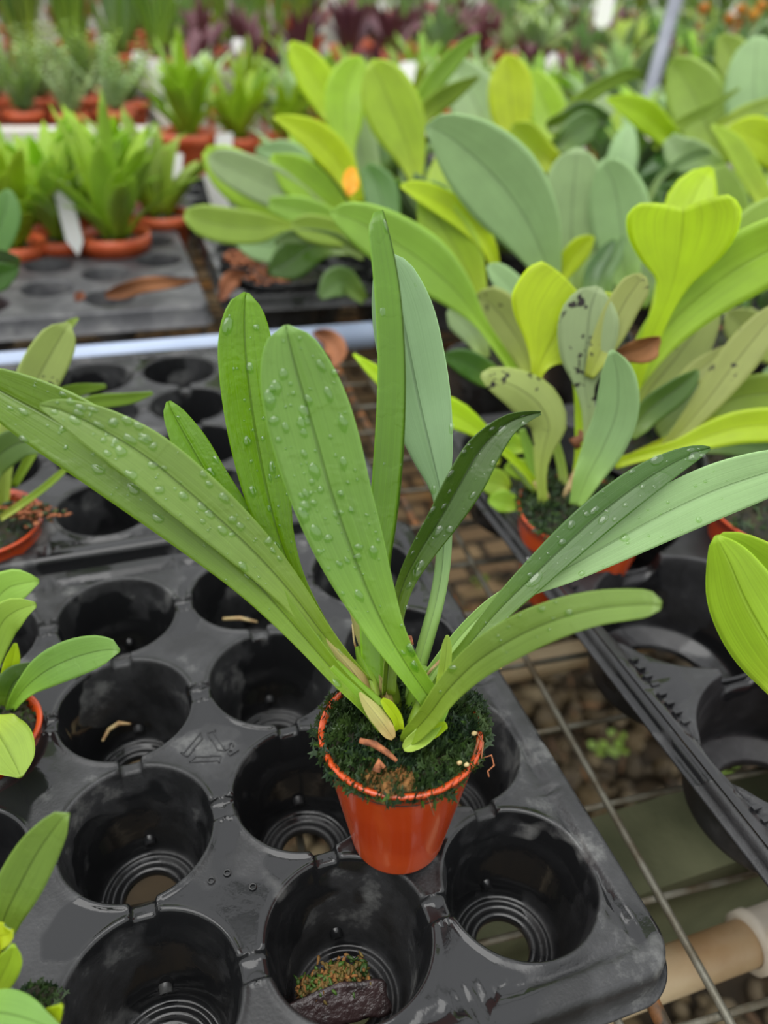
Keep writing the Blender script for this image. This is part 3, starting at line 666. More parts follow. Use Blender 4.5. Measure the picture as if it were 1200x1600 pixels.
ML([(588, 1088, 16), (578, 1060, 20), (568, 1035, 20), (558, 1010, 8)], (.257, .26), (0, 0), .6, ('straw', 'stalk'), False, name='sheath', groove=0)
ML([(624, 1140, 14), (620, 1122, 17), (607, 1103, 18), (597, 1093, 8)], (.249, .247), (0, 0), .4, ('bright', 'bright'), True, name='shoot', groove=0)
ML([(688, 1075, 16), (695, 1040, 19), (698, 1010, 16), (699, 993, 5)], (.2525, .2505), (0, 0), .4, ('fresh', 'fresh'), True, name='shoot', groove=0)
ML([(668, 1148, 20), (682, 1140, 20), (697, 1132, 12)], (.2455, .243), (0, 0), .5, ('bright', 'stalk'), True, name='shoot', groove=0)
for (a, r_) in ((((612, 1150, .2475), (603, 1136, .249), (586, 1108, .252)), (.0016, .0026, .0024)),
               (((660, 1162, .247), (650, 1128, .251), (660, 1095, .2535)), (.0024, .003, .0022)),
               (((585, 1100, .258), (565, 1062, .260), (548, 1035, .262)), (.003, .0034, .002)),
               (((618, 1110, .262), (606, 1060, .263), (604, 1010, .262)), (.003, .0026, .0018)),
               (((640, 1110, .262), (652, 1075, .263), (664, 1040, .264)), (.0026, .0026, .0018))):
    stick(main, vp(*a), list(r_), LM['stalk'], 'stem', 12)

# water on the leaves and tray
m_ = MB(); rn = random.Random(31)
HEMI = []
for i in range(4):
    for k in range(8):
        a = 2 * PI * k / 8; ph = i / 4 * PI / 2; HEMI.append((math.cos(a) * math.cos(ph), math.sin(a) * math.cos(ph), math.sin(ph)))
def drop(p, nn, t, R_, asp, hgt):
    t = (t - nn * t.dot(nn)).normalized(); s_ = nn.cross(t); j = [rn.uniform(.8, 1.2) for _ in range(8)]
    vs = [p + t * (x * R_ * asp * j[i % 8]) + s_ * (y * R_ * j[i % 8]) + nn * (z * R_ * hgt - R_ * .04) for i, (x, y, z) in enumerate(HEMI)] + [p + nn * (R_ * hgt)]
    fs = [(i * 8 + k, i * 8 + (k + 1) % 8, (i + 1) * 8 + (k + 1) % 8, (i + 1) * 8 + k) for i in range(3) for k in range(8)] + [(24 + k, 24 + (k + 1) % 8, 32) for k in range(8)]
    m_.add(vs, fs)
for samp, nd, sg in SAMP:
    for _ in range(nd):
        s = rn.uniform(-.9, .9); v = rn.uniform(.38, .97) if rn.random() < .9 else rn.uniform(.1, .4)
        p, nn, t = samp(s, v)
        if nn.dot(p - CAM) > 0: nn = -nn
        else: pass
        if sg < 0: p = p + nn * .0001
        R_ = rn.choice((.00035, .0005, .0006, .0009, .0012, .0016)) * rn.uniform(.8, 1.2)
        drop(p, nn, t, R_, rn.uniform(.9, 1.9) if R_ > .0008 else 1.1, .55)
tag(m_.build('water_droplets', M_WATER), 'clear water droplets beaded over the long orchid leaves', 'water', kind='stuff')

# ------------------------------------------------------------------ things lying in the front tray's cells
c8 = Vector((PX, 0, 0))
m_ = MB(); M4 = Matrix.Translation((PX - .001, -.0005, -.0405)) @ Matrix.Rotation(math.radians(10), 4, 'Z')
def slab(cx, cy, cz, L_, W_, T_, rz, tx, mat, name, jag=.0012, seed=1, nx=26, ny=9):
    mm = MB(); Mx = Matrix.Translation((cx, cy, cz)) @ Matrix.Rotation(rz, 4, 'Z') @ Matrix.Rotation(tx, 4, 'X'); top = []; bt = []
    for i in range(nx):
        for j in range(ny):
            u, v = i / (nx - 1) - .5, j / (ny - 1) - .5
            wv = 1 - .15 * (abs(u) * 2) ** 4; x = u * L_ + jag * noise.noise(Vector((u * 5, v * 5, seed))); y = v * W_ * wv + .10 * W_ * math.cos(u * 5) + jag * noise.noise(Vector((u * 6, v * 3, seed + 9)))
            z = T_ * .5 + jag * .7 * noise.noise(Vector((u * 30, v * 10, seed))); top.append(Mx @ Vector((x, y, z))); bt.append(Mx @ Vector((x, y, -T_ * .5)))
    q = [(i * ny + j, (i + 1) * ny + j, (i + 1) * ny + j + 1, i * ny + j + 1) for i in range(nx - 1) for j in range(ny - 1)]; n_ = nx * ny
    per = [i * ny for i in range(nx)] + [(nx - 1) * ny + j for j in range(1, ny)] + [i * ny + ny - 1 for i in range(nx - 2, -1, -1)] + [j for j in range(ny - 2, 0, -1)]
    mm.add(top + bt, q + [tuple(k + n_ for k in f[::-1]) for f in q] + [(per[k], per[k] + n_, per[(k + 1) % len(per)] + n_, per[(k + 1) % len(per)]) for k in range(len(per))])
    return mm.build(name, mat)
bk = slab(PX - .0075, -.0085, -.0300, .0385, .0125, .0035, -.02, .62, M_DKBARK, 'bark_slab'); tag(bk, 'wet dark brown slab of bark stuck in the front middle cell', 'bark')
m_ = MB(); rn = random.Random(3)
for k in range(700):
    c = Vector((PX - .0055 + max(-.012, min(.012, rn.gauss(0, .0065))), -.0002 + rn.gauss(0, .0022), -.032 + rn.uniform(0, .007))); m_.blob(c, (rn.uniform(.0006, .0026), .0007, .0006), Matrix.Rotation(rn.uniform(0, 6), 3, 'Z') @ Matrix.Rotation(rn.uniform(-1, 1), 3, 'X'), 1, .9, k, rn.choice((0, 2, 1)))
tag(m_.build('moss_clump', [M_PEAT, M_MOSSG, M_CLUMP]), 'brown and green clump of old moss behind the dark bark slab', 'moss')
m_ = MB(); m_.tube([at(160, 1158, -.030), at(170, 1140, -.030), at(186, 1130, -.028), at(204, 1131, -.027)], [.0006, .001, .0012, .0004], 8); tag(m_.build('dead_twig', M_ROOT), 'pale curved twig lying in a cell left of the recycling mark', 'twig')
m_ = MB(); m_.tube([at(348, 967, -.018), at(375, 966, -.018), at(402, 972, -.018)], [.0008, .0011, .0005], 8); tag(m_.build('dead_twig', M_ROOT), 'short pale twig in the cell behind the left long leaves', 'twig')

# ================================================================== LEFT PLANTS
def small_pot_plant(px, py, z, rt, label, group=None, h=.05, name='potted_seedling', r0=.6, cat='potted plant', seed=2, tufts=700, over=0.05, moss_m=None):
    top = at(px, py, z); base = top - Vector((0, 0, h)); rn_ = empty(name, base, label, cat, group)
    o, M4 = pot(rn_, base, Vector((0, 0, 1)), h, rt * .72, rt); moss(rn_, M4, rt - .0015, h - .004, tufts, seed=seed, over=over, size=.0024, mats=moss_m)
    return rn_
A = small_pot_plant(-28, 1138, .006, .0215, 'small rounded wet seedling in an orange pot, left edge of the front tray', seed=5)
def AL(par, pts, d, **kw):
    kw.setdefault('roll', (0, 0)); kw.setdefault('fold', .15); kw.setdefault('mats', ('fresh', 'under')); kw.setdefault('n', 22)
    r_ = kw.pop('roll'); f_ = kw.pop('fold'); m2 = kw.pop('mats'); return vleaf(par, pts, d, r_, f_, m2, **kw)
AL(A, [(12, 1115, 10), (35, 1080, 26), (70, 1050, 52), (110, 1030, 60), (150, 1018, 52), (175, 1015, 32), (186, 1017, 6)], (.322, .30), mats=('mid', 'under'))
AL(A, [(2, 1120, 10), (15, 1080, 40), (28, 1060, 46), (55, 1042, 20)], (.325, .32), mats=('dusk', 'under'))
AL(A, [(0, 1110, 10), (12, 1060, 22), (20, 1030, 22), (24, 1006, 6)], (.328, .32), mats=('bright', 'under'))
AL(A, [(-10, 1120, 10), (-5, 1140, 60), (10, 1165, 80), (25, 1195, 60), (32, 1213, 10)], (.31, .285), mats=('fresh', 'under'))
AL(A, [(-20, 1110, 10), (-20, 1050, 30), (0, 980, 50), (25, 955, 46), (55, 945, 10)], (.325, .31), mats=('fresh', 'under'))
AL(A, [(-30, 1100, 10), (-30, 980, 40), (5, 925, 56), (35, 912, 46), (60, 908, 8)], (.33, .33), mats=('fresh', 'under'))
B_ = small_pot_plant(-70, 1640, -.004, .022, 'young orchid with a mossy root clump at the bottom left corner', seed=6, over=.0)
AL(B_, [(-10, 1500, 12), (5, 1440, 50), (30, 1385, 70), (60, 1330, 66), (88, 1290, 44), (100, 1276, 24), (106, 1273, 5)], (.225, .205), mats=('mid', 'under'))
AL(B_, [(-40, 1520, 12), (-10, 1470, 44), (12, 1460, 30), (18, 1455, 6)], (.22, .21), mats=('bright', 'under'))
AL(B_, [(-20, 1570, 12), (0, 1530, 44), (15, 1500, 40), (20, 1478, 8)], (.215, .208), mats=('lime', 'under'))
AL(B_, [(-60, 1590, 20), (-10, 1582, 60), (30, 1588, 60), (70, 1602, 30), (100, 1615, 8)], (.205, .195), mats=('mid', 'under'))
AL(B_, [(30, 1660, 12), (50, 1620, 30), (80, 1590, 34), (95, 1572, 8)], (.205, .2), mats=('bright', 'under'))
AL(B_, [(10, 1400, 10), (40, 1380, 30), (62, 1362, 24), (76, 1360, 6)], (.235, .232), mats=('dusk', 'under'))
cB = pt(48, 1572, .228); moss(B_, Matrix.Translation(cB + Vector((0, 0, -.004))), .0085, 0, 420, amp=.003, dome=.006, size=.0022, seed=12, name='moss_clump'); rn = random.Random(8)
C_ = small_pot_plant(-34, 815, .008, .032, 'orchid in an orange pot with rusty bark at the left edge of the second tray', seed=7, tufts=900)
CD = (.425, .405)
AL(C_, [(5, 800, 14), (10, 700, 30), (35, 640, 50), (65, 580, 64), (90, 535, 56), (102, 515, 34), (108, 505, 6)], CD, mats=('olive', 'fresh'))
AL(C_, [(0, 790, 14), (20, 650, 20), (60, 560, 24), (100, 515, 18), (122, 497, 4)], (.43, .44), mats=('fresh', 'under'))
AL(C_, [(-10, 800, 14), (0, 720, 24), (30, 680, 40), (70, 640, 30), (110, 612, 24), (165, 603, 6)], (.43, .43), mats=('fresh', 'under'), roll=(20, 40))
AL(C_, [(20, 760, 10), (80, 660, 20), (140, 630, 22), (200, 622, 18), (238, 614, 5)], (.43, .42), mats=('fresh', 'under'), roll=(20, 40))
AL(C_, [(0, 810, 10), (30, 790, 11), (65, 765, 11), (92, 742, 10), (110, 725, 4)], (.41, .4), mats=('stalk', 'stalk'))
AL(C_, [(-20, 790, 14), (-20, 740, 40), (0, 710, 50), (40, 690, 46), (90, 700, 20)], (.41, .40), mats=('shade', 'under'))
AL(C_, [(-20, 790, 14), (-10, 700, 40), (-5, 660, 50), (20, 620, 40), (40, 590, 8)], (.42, .42), mats=('bright', 'under'))
m_ = MB()
for k in range(120):
    c = pt(50 + rn.gauss(0, 22), 800 + rn.gauss(0, 7), .415 + rn.uniform(-.006, .006)); m_.blob(c, (rn.uniform(.001, .003), .0014, .001), Matrix.Rotation(rn.uniform(0, 6), 3, 'Z'), 1, .9, k, rn.choice((0, 0, 1)))
m_.build('bark_mulch', [M_BARK, M_MOSS], C_)
D_ = small_pot_plant(-70, 455, .01, .03, 'dark leaved plant at the left edge beside the grey tray', seed=8, tufts=200)
AL(D_, [(-60, 450, 14), (-40, 420, 50), (0, 410, 60), (20, 405, 30), (30, 404, 6)], (.60, .58), mats=('shade', 'under'), roll=(0, 30))
AL(D_, [(-60, 450, 14), (-20, 390, 50), (5, 340, 50), (12, 310, 30), (12, 295, 5)], (.61, .61), mats=('shade', 'under'))
AL(D_, [(-60, 460, 14), (-30, 440, 40), (0, 430, 44), (28, 420, 8)], (.58, .57), mats=('dusk', 'under'))

# right edge bright folded leaf (its plant stands outside the frame on the right)
F_ = small_pot_plant(1420, 1170, .01, .03, 'plant at the right edge reaching in with a folded lime green leaf', seed=9, tufts=200)
AL(F_, [(1290, 1130, 30), (1250, 1075, 84), (1205, 1010, 118), (1165, 940, 110), (1140, 880, 70), (1124, 848, 30), (1120, 838, 8)], (.25, .235), mats=('lime', 'lime'), roll=(0, 0), fold=-.25, top=True, n=30)
AL(F_, [(1300, 1060, 30), (1250, 960, 80), (1205, 900, 84), (1165, 862, 60), (1135, 842, 26), (1116, 845, 6)], (.262, .238), mats=('lime', 'lime'), roll=(0, 0), fold=.25)

# ================================================================== RIGHT-HAND PLANTS
def plant(px, py, z, rt, label, h=.06, seed=1, name='potted_orchid', show=True, tufts=300, red=False):
    top = at(px, py, z); base = top - Vector((0, 0, h)); r_ = empty(name, base, label, 'potted plant', 'potted orchids at the right')
    pot(r_, base, Vector((0, 0, 1)), h, rt * .74, rt, mat=M_POT if red else M_TRAYB); M4 = Matrix.Translation(base); moss(r_, M4, rt - .0015, h - (.001 if red else .005), tufts, seed=seed, size=.005 if red else .004, over=.08 if red else 0)
    return r_
R1 = plant(912, 796, .018, .037, 'orchid with heart shaped and black spotted leaves in an orange pot on the lattice tray', seed=11, tufts=1500, red=True)
def RL(par, pts, d, mats='fresh', under='under', roll=(0, 0), fold=.15, **kw): kw.setdefault('n', 20); kw.setdefault('nu', 4); return vleaf(par, pts, d, roll, fold, (mats, under), **kw)
# thin yellow-green leaf passing behind the main plant
RL(R1, [(845, 770, 12), (820, 735, 12), (785, 702, 14), (755, 676, 24), (715, 650, 44), (675, 636, 50), (635, 615, 40), (595, 588, 26), (570, 568, 14), (552, 553, 4)], (.45, .44), 'bright', 'bright')
RL(R1, [(836, 605, 14), (840, 582, 20), (848, 560, 48), (864, 532, 128), (880, 502, 178), (894, 474, 176), (903, 455, 140)], (.425, .41), 'bright', 'bright', (0, 0), .1, notch=.28, n=30, nu=7, label='broad lime leaf with a notched tip')
RL(R1, [(905, 790, 14), (918, 720, 16), (920, 650, 20), (914, 605, 30), (915, 565, 72), (918, 520, 92), (922, 485, 84), (930, 460, 50), (936, 448, 10)], (.43, .40), 'spotted', 'spotted', (0, 0), .12, n=30, label='grey green leaf back with black spots')
RL(R1, [(920, 590, 14), (935, 555, 34), (955, 515, 48), (975, 475, 50), (995, 445, 44), (1006, 430, 12)], (.41, .395), 'olive', 'spotted', (0, 15), .1, label='narrow grey leaf with a few black spots')
RL(R1, [(850, 800, 14), (845, 740, 18), (850, 700, 34), (858, 665, 58), (842, 632, 70), (812, 608, 62), (780, 594, 44), (760, 588, 26), (752, 586, 8)], (.44, .41), 'olive', 'olive', (0, 20), -.2, label='olive leaf with a curled tip and brown marks')
RL(R1, [(862, 800, 14), (842, 755, 16), (828, 710, 18), (815, 670, 10)], (.45, .45), 'stalk', 'stalk')
RL(R1, [(872, 795, 14), (880, 750, 14), (870, 700, 14), (855, 660, 10)], (.455, .46), 'stalk', 'stalk')
RL(R1, [(900, 790, 20), (918, 745, 42), (942, 700, 62), (962, 650, 66), (966, 605, 60), (962, 572, 42), (955, 548, 8)], (.40, .36), 'pale', 'under', (0, 0), .12, n=30)
RL(R1, [(866, 795, 12), (900, 740, 12), (905, 650, 14), (900, 590, 12), (885, 545, 10)], (.46, .45), 'bright', 'bright')
stick(R1, vp((905, 700, .43), (898, 690, .43), (912, 682, .43), (905, 672, .43)), [.002, .0035, .003, .001], LM['dry'], 'withered_flower')
stick(R1, vp((870, 800, .45), (888, 770, .445), (905, 735, .44)), .003, M_ROOT, 'stem'); stick(R1, vp((868, 800, .45), (850, 775, .45), (838, 750, .45)), .003, M_ROOT, 'stem')
stick(R1, vp((872, 800, .448), (830, 762, .452), (800, 725, .46)), .0022, LM['stalk'], 'stem')
wd = empty('round_leaved_weed', at(810, 790, .02), 'small bright weed with rounded leaves by the orange pot rim', 'weed')
for (x, y, w_, d) in ((775, 755, 44, .47), (742, 752, 36, .48), (790, 785, 36, .465), (832, 790, 42, .46), (800, 695, 36, .50), (770, 690, 30, .50), (815, 735, 34, .49), (760, 715, 26, .5)):
    RL(wd, [(x + 22, y + 8, 8), (x + 10, y + 2, w_ * .8), (x - 5, y - 2, w_), (x - 20, y - 3, w_ * .6), (x - 27, y - 3, 6)], d, 'lime', 'under', n=10)
R2 = plant(1010, 705, .022, .036, 'orchid with a big lime heart shaped leaf standing tallest right of centre', seed=12)
RL(R2, [(985, 620, 20), (1000, 570, 24), (1020, 520, 28), (1040, 475, 32), (1052, 440, 54), (1058, 410, 108), (1063, 375, 158), (1066, 345, 164), (1067, 325, 126)], (.46, .42), 'bright', 'bright', (0, 0), .12, notch=.22, n=30, nu=7, label='heart shaped lime leaf with a notched tip')
RL(R2, [(985, 640, 30), (1010, 590, 44), (1030, 520, 44), (1045, 450, 40), (1062, 380, 60), (1078, 320, 76), (1095, 285, 54), (1112, 262, 8)], (.50, .50), 'bright', 'bright')
RL(R2, [(965, 640, 24), (990, 590, 36), (1030, 525, 62), (1090, 465, 84), (1160, 415, 100), (1230, 380, 90), (1290, 360, 20)], (.47, .42), 'lime', 'under', (0, 10), .2, n=26)
RL(R2, [(985, 660, 30), (1015, 610, 66), (1060, 555, 80), (1100, 500, 50), (1118, 462, 8)], (.49, .48), 'olive', 'olive')
RL(R2, [(990, 600, 20), (1060, 480, 60), (1140, 400, 70), (1200, 345, 70), (1250, 310, 20)], (.51, .47), 'fresh', 'under')
RL(R2, [(1000, 740, 14), (1050, 690, 22), (1105, 625, 44), (1150, 565, 58), (1190, 515, 50), (1225, 475, 20), (1235, 465, 5)], (.46, .43), 'olive', 'spotted')
RL(R2, [(980, 680, 20), (1015, 640, 42), (1055, 610, 40), (1080, 590, 24), (1090, 578, 6)], (.45, .44), 'shade', 'lime', (20, 30), .3)
RL(R2, [(1040, 620, 16), (1085, 585, 34), (1115, 560, 26), (1132, 542, 6)], (.46, .455), 'olive', 'olive')
RL(R2, [(1030, 680, 30), (1070, 650, 60), (1120, 625, 70), (1160, 600, 20)], (.50, .50), 'pale', 'under')
R3 = plant(1120, 720, .015, .036, 'orchid with a flat yellow green leaf reaching right beyond the spotted one', seed=13)
RL(R3, [(960, 725, 16), (1010, 710, 18), (1060, 698, 24), (1110, 680, 42), (1160, 667, 52), (1220, 663, 50), (1270, 660, 10)], (.44, .42), 'bright', 'lime', (0, 0), .2)
RL(R3, [(990, 712, 12), (1050, 685, 13), (1100, 662, 14), (1150, 655, 12), (1200, 650, 5)], (.46, .46), 'bright', 'lime')
RL(R3, [(1080, 690, 16), (1110, 645, 30), (1150, 622, 56), (1200, 615, 66), (1250, 612, 40)], (.47, .45), 'fresh', 'under', (0, 20))
RL(R3, [(1080, 700, 16), (1130, 695, 30), (1180, 698, 34), (1240, 700, 20)], (.47, .46), 'shade', 'under')
R4 = plant(1115, 530, .02, .036, 'dark plant in an orange pot behind the lime heart leaf at the right edge', seed=14, red=True)
RL(R4, [(1240, 560, 20), (1210, 540, 60), (1175, 520, 64), (1150, 500, 50), (1135, 488, 10)], (.62, .6), 'olive', 'olive')
RL(R4, [(1230, 560, 20), (1215, 600, 60), (1190, 590, 40)], (.6, .6), 'pale', 'under')
R4b = plant(1215, 800, .02, .036, 'orange pot with a plant cut off by the right edge above the lattice tray', seed=15, red=True)
RL(R4b, [(1215, 790, 16), (1240, 740, 40), (1290, 700, 60), (1340, 690, 10)], (.45, .42), 'lime', 'under')
R5 = plant(770, 560, .02, .036, 'orchid with the largest pale green leaf rising behind the edge-on leaf', seed=16)
RL(R5, [(905, 560, 16), (885, 500, 16), (866, 452, 22), (852, 410, 52), (826, 350, 98), (786, 292, 124), (740, 245, 112), (702, 214, 76), (680, 202, 44), (665, 199, 8)], (.60, .52), 'pale', 'under', (0, 0), .14, n=30, nu=6, label='largest pale grey green leaf')
RL(R5, [(810, 590, 14), (780, 545, 16), (748, 500, 22), (712, 455, 56), (664, 412, 84), (608, 374, 82), (560, 347, 62), (530, 335, 34), (516, 331, 6)], (.52, .47), 'fresh', 'under', (0, 0), .14, n=28)
RL(R5, [(752, 500, 16), (742, 455, 40), (718, 400, 74), (690, 352, 72), (668, 322, 44), (655, 308, 8)], (.58, .56), 'lime', 'under', (0, 0), .2)
RL(R5, [(775, 420, 14), (760, 380, 26), (725, 342, 38), (685, 315, 38), (650, 298, 28), (626, 290, 6)], (.57, .55), 'bright', 'bright', (0, 30), .3)
RL(R5, [(840, 600, 16), (815, 540, 50), (785, 495, 66), (760, 470, 50), (742, 465, 8)], (.54, .52), 'olive', 'spotted', label='dull leaf back with one dark spot')
RL(R5, [(850, 500, 16), (830, 480, 30), (800, 450, 40), (775, 425, 30), (762, 415, 6)], (.55, .54), 'pale', 'under', (0, 20))
RL(R5, [(790, 600, 14), (760, 585, 40), (725, 565, 40), (700, 558, 20), (692, 556, 4)], (.52, .51), 'dusk', 'under')
RL(R5, [(760, 560, 14), (740, 520, 40), (715, 495, 40), (700, 485, 10)], (.56, .56), 'pale', 'under')
RL(R5, [(862, 450, 14), (885, 415, 34), (910, 385, 34), (928, 370, 6)], (.58, .56), 'bright', 'lime')
R6 = plant(920, 520, .02, .036, 'orchid with two upright blue green rounded leaves side by side', seed=17)
RL(R6, [(905, 480, 20), (898, 430, 44), (893, 370, 84), (895, 310, 94), (899, 265, 78), (902, 240, 44), (903, 230, 10)], (.66, .62), 'pale', 'under', (0, 0), .12, label='left upright blue green leaf')
RL(R6, [(985, 470, 20), (975, 420, 50), (972, 370, 86), (965, 315, 90), (955, 278, 66), (945, 258, 34), (940, 250, 8)], (.65, .61), 'pale', 'under', (0, 0), .12, label='right upright blue green leaf')
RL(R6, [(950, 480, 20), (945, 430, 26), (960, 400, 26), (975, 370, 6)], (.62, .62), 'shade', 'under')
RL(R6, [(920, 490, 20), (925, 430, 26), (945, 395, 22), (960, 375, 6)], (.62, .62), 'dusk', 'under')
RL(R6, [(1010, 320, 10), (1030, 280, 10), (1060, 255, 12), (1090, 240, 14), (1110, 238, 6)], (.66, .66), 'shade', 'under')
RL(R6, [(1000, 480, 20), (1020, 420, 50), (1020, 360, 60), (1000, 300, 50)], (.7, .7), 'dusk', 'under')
R7 = plant(640, 330, .02, .036, 'plant with upright yellow green leaves behind the largest pale leaf', seed=18)
RL(R7, [(662, 330, 14), (652, 288, 18), (642, 245, 48), (624, 195, 84), (604, 148, 84), (590, 115, 58), (578, 96, 10)], (.78, .74), 'lime', 'bright', (0, 0), .15)
RL(R7, [(560, 300, 14), (545, 240, 20), (540, 195, 54), (540, 150, 66), (552, 112, 50), (566, 90, 10)], (.8, .78), 'lime', 'bright')
RL(R7, [(540, 210, 20), (518, 165, 48), (492, 122, 56), (468, 88, 40), (453, 66, 8)], (.82, .8), 'bright', 'bright')
RL(R7, [(560, 320, 20), (548, 288, 32), (528, 252, 48), (492, 216, 48), (456, 195, 28), (428, 183, 5)], (.72, .68), 'bright', 'bright', (0, 20), .25)
RL(R7, [(700, 380, 30), (702, 320, 72), (698, 270, 64), (690, 240, 20)], (.72, .72), 'lime', 'bright')
RL(R7, [(600, 330, 20), (570, 260, 50), (555, 200, 60), (545, 170, 20)], (.84, .84), 'pale', 'under')
RL(R7, [(640, 190, 24), (668, 140, 30), (705, 95, 28), (735, 65, 16), (750, 55, 5)], (.82, .8), 'fresh', 'under', (20, 30))
RL(R7, [(640, 205, 20), (670, 170, 30), (705, 145, 28), (748, 120, 5)], (.82, .8), 'fresh', 'under', (20, 30))
RL(R7, [(770, 240, 30), (755, 190, 70), (735, 145, 76), (715, 110, 44), (705, 98, 8)], (.92, .92), 'pale', 'under')
RL(R7, [(545, 305, 10), (548, 290, 26), (548, 275, 22), (552, 262, 8)], .66, 'yellow', 'yellow', label='bright orange yellow dying leaf')
RL(R7, [(585, 400, 20), (600, 340, 50), (590, 290, 54), (570, 260, 16)], (.74, .74), 'shade', 'shade')
R8 = plant(830, 300, .02, .036, 'plant with one glowing yellow leaf beneath the purple plants', seed=19)
RL(R8, [(805, 240, 20), (802, 200, 52), (798, 160, 68), (796, 120, 62), (790, 95, 30), (786, 88, 8)], (.86, .84), 'bright', 'bright', (0, 0), .2)
RL(R8, [(870, 240, 20), (862, 190, 54), (845, 150, 56), (828, 115, 26)], (.9, .9), 'lime', 'bright')
RL(R8, [(870, 260, 30), (840, 235, 44), (815, 210, 46), (800, 195, 10)], (.78, .76), 'lime', 'bright')
RL(R8, [(868, 215, 14), (885, 180, 24), (920, 148, 24), (960, 125, 20), (988, 115, 18), (1002, 118, 8)], (.86, .84), 'fresh', 'shade', (20, 30))
RL(R8, [(1060, 230, 20), (1020, 190, 42), (985, 168, 36), (948, 155, 6)], (.84, .8), 'bright', 'shade', (0, 25))
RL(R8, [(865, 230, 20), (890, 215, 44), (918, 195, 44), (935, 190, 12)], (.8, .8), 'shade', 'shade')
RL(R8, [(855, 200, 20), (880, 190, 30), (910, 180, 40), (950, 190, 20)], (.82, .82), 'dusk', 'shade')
R9 = plant(1120, 330, .02, .036, 'plant of tall pale upright leaves at the upper right edge', seed=20)
RL(R9, [(1190, 260, 30), (1182, 190, 76), (1178, 130, 84), (1182, 80, 60), (1186, 56, 12)], (.86, .84), 'pale', 'under', label='tall pale upright leaf')
RL(R9, [(1165, 160, 20), (1155, 115, 46), (1140, 80, 48), (1124, 56, 10)], (.9, .9), 'fresh', 'under')
RL(R9, [(1130, 260, 20), (1110, 210, 70), (1085, 150, 84), (1060, 110, 50), (1045, 100, 12)], (.9, .9), 'fresh', 'under')
RL(R9, [(1150, 220, 20), (1130, 160, 50), (1100, 110, 40), (1085, 100, 10)], (.95, .95), 'dusk', 'under')
RL(R9, [(1215, 345, 20), (1190, 305, 28), (1165, 262, 32), (1140, 222, 26), (1112, 196, 6)], (.7, .68), 'lime', 'under', (20, 40))
RL(R9, [(1020, 230, 14), (1060, 195, 18), (1110, 168, 14), (1155, 138, 4)], (.84, .84), 'fresh', 'shade', (20, 30))
RL(R9, [(1260, 280, 30), (1215, 235, 60), (1170, 210, 50), (1140, 200, 6)], (.74, .7), 'bright', 'bright', (0, 30))
RL(R9, [(1130, 270, 20), (1100, 250, 40), (1065, 240, 50), (1045, 215, 20)], (.8, .8), 'pale', 'under')
RL(R9, [(1120, 200, 14), (1160, 180, 26), (1200, 165, 24), (1240, 150, 8)], (.8, .8), 'fresh', 'under')
RL(R9, [(1180, 420, 20), (1150, 360, 50), (1130, 300, 60), (1120, 260, 20)], (.74, .74), 'fresh', 'under')
R10 = plant(455, 425, .01, .036, 'plant with long broad leaves leaning left above the black tray', seed=21)
RL(R10, [(520, 370, 12), (455, 353, 12), (405, 356, 46), (350, 352, 54), (310, 342, 44), (288, 334, 14)], (.72, .68), 'fresh', 'under', (0, 0), .12)
RL(R10, [(530, 350, 16), (480, 322, 44), (425, 292, 62), (375, 268, 58), (340, 252, 40), (325, 246, 8)], (.74, .72), 'pale', 'under')
RL(R10, [(520, 360, 16), (450, 330, 50), (390, 290, 76), (345, 255, 60), (320, 235, 16)], (.78, .76), 'lime', 'under')
RL(R10, [(560, 370, 16), (525, 330, 44), (490, 298, 62), (455, 268, 56), (424, 244, 10)], (.74, .72), 'lime', 'under')
RL(R10, [(560, 380, 16), (520, 350, 40), (470, 330, 44), (420, 318, 20)], (.72, .70), 'fresh', 'under')
RL(R10, [(580, 370, 20), (530, 365, 40), (480, 355, 40), (455, 350, 10)], (.66, .64), 'fresh', 'under')
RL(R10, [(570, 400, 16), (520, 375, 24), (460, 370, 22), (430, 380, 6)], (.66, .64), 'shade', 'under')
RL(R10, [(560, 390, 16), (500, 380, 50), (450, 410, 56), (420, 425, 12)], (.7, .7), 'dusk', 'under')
RL(R10, [(480, 380, 20), (440, 385, 50), (400, 380, 50), (365, 370, 14)], (.76, .76), 'pale', 'under')
RL(R10, [(570, 470, 14), (540, 440, 40), (520, 445, 44), (500, 465, 10)], (.68, .66), 'shade', 'under')
RL(R10, [(450, 300, 14), (470, 260, 40), (440, 240, 40), (400, 235, 10)], (.84, .84), 'pale', 'under')
dl = empty('dry_leaf', pt(1000, 545, .42), 'curled brown dry leaf caught among the stalks under the heart leaf', 'dry leaf')
vleaf(dl, [(955, 560, 10), (975, 552, 26), (1000, 545, 36), (1020, 532, 32), (1032, 528, 10)], (.425, .415), (0, 40), .6, ('dry', 'dry'), n=16, nu=4, wave=.3, name='blade')

# random undergrowth plants that fill the mass on the right
rn = random.Random(77)
def broad_plant(x, y, label, nl, L_, seed, kinds=('fresh', 'lime', 'pale', 'shade', 'dusk'), zt=.02):
    r_ = random.Random(seed); base = Vector((x, y, zt - .06)); e_ = empty('potted_orchid', base, label, 'potted plant', 'potted orchids at the right')
    pot(e_, base, Vector((0, 0, 1)), .06, .027, .036, n=28, mat=M_TRAYB); moss(e_, Matrix.Translation(base), .0345, .055, 120, seed=seed, size=.004)
    for k in range(nl):
        az = 2 * PI * k / nl + r_.uniform(-.3, .3); b_ = Vector((x + .012 * math.cos(az), y + .012 * math.sin(az), zt - .006))
        wleaf(e_, b_, az, r_.uniform(.1, .7), L_ * r_.uniform(.7, 1.1), r_.uniform(.026, .042), r_.uniform(.3, 1.1), (r_.choice(kinds), 'under'), r_, n=12, twist=r_.uniform(-.6, .6))
    return e_
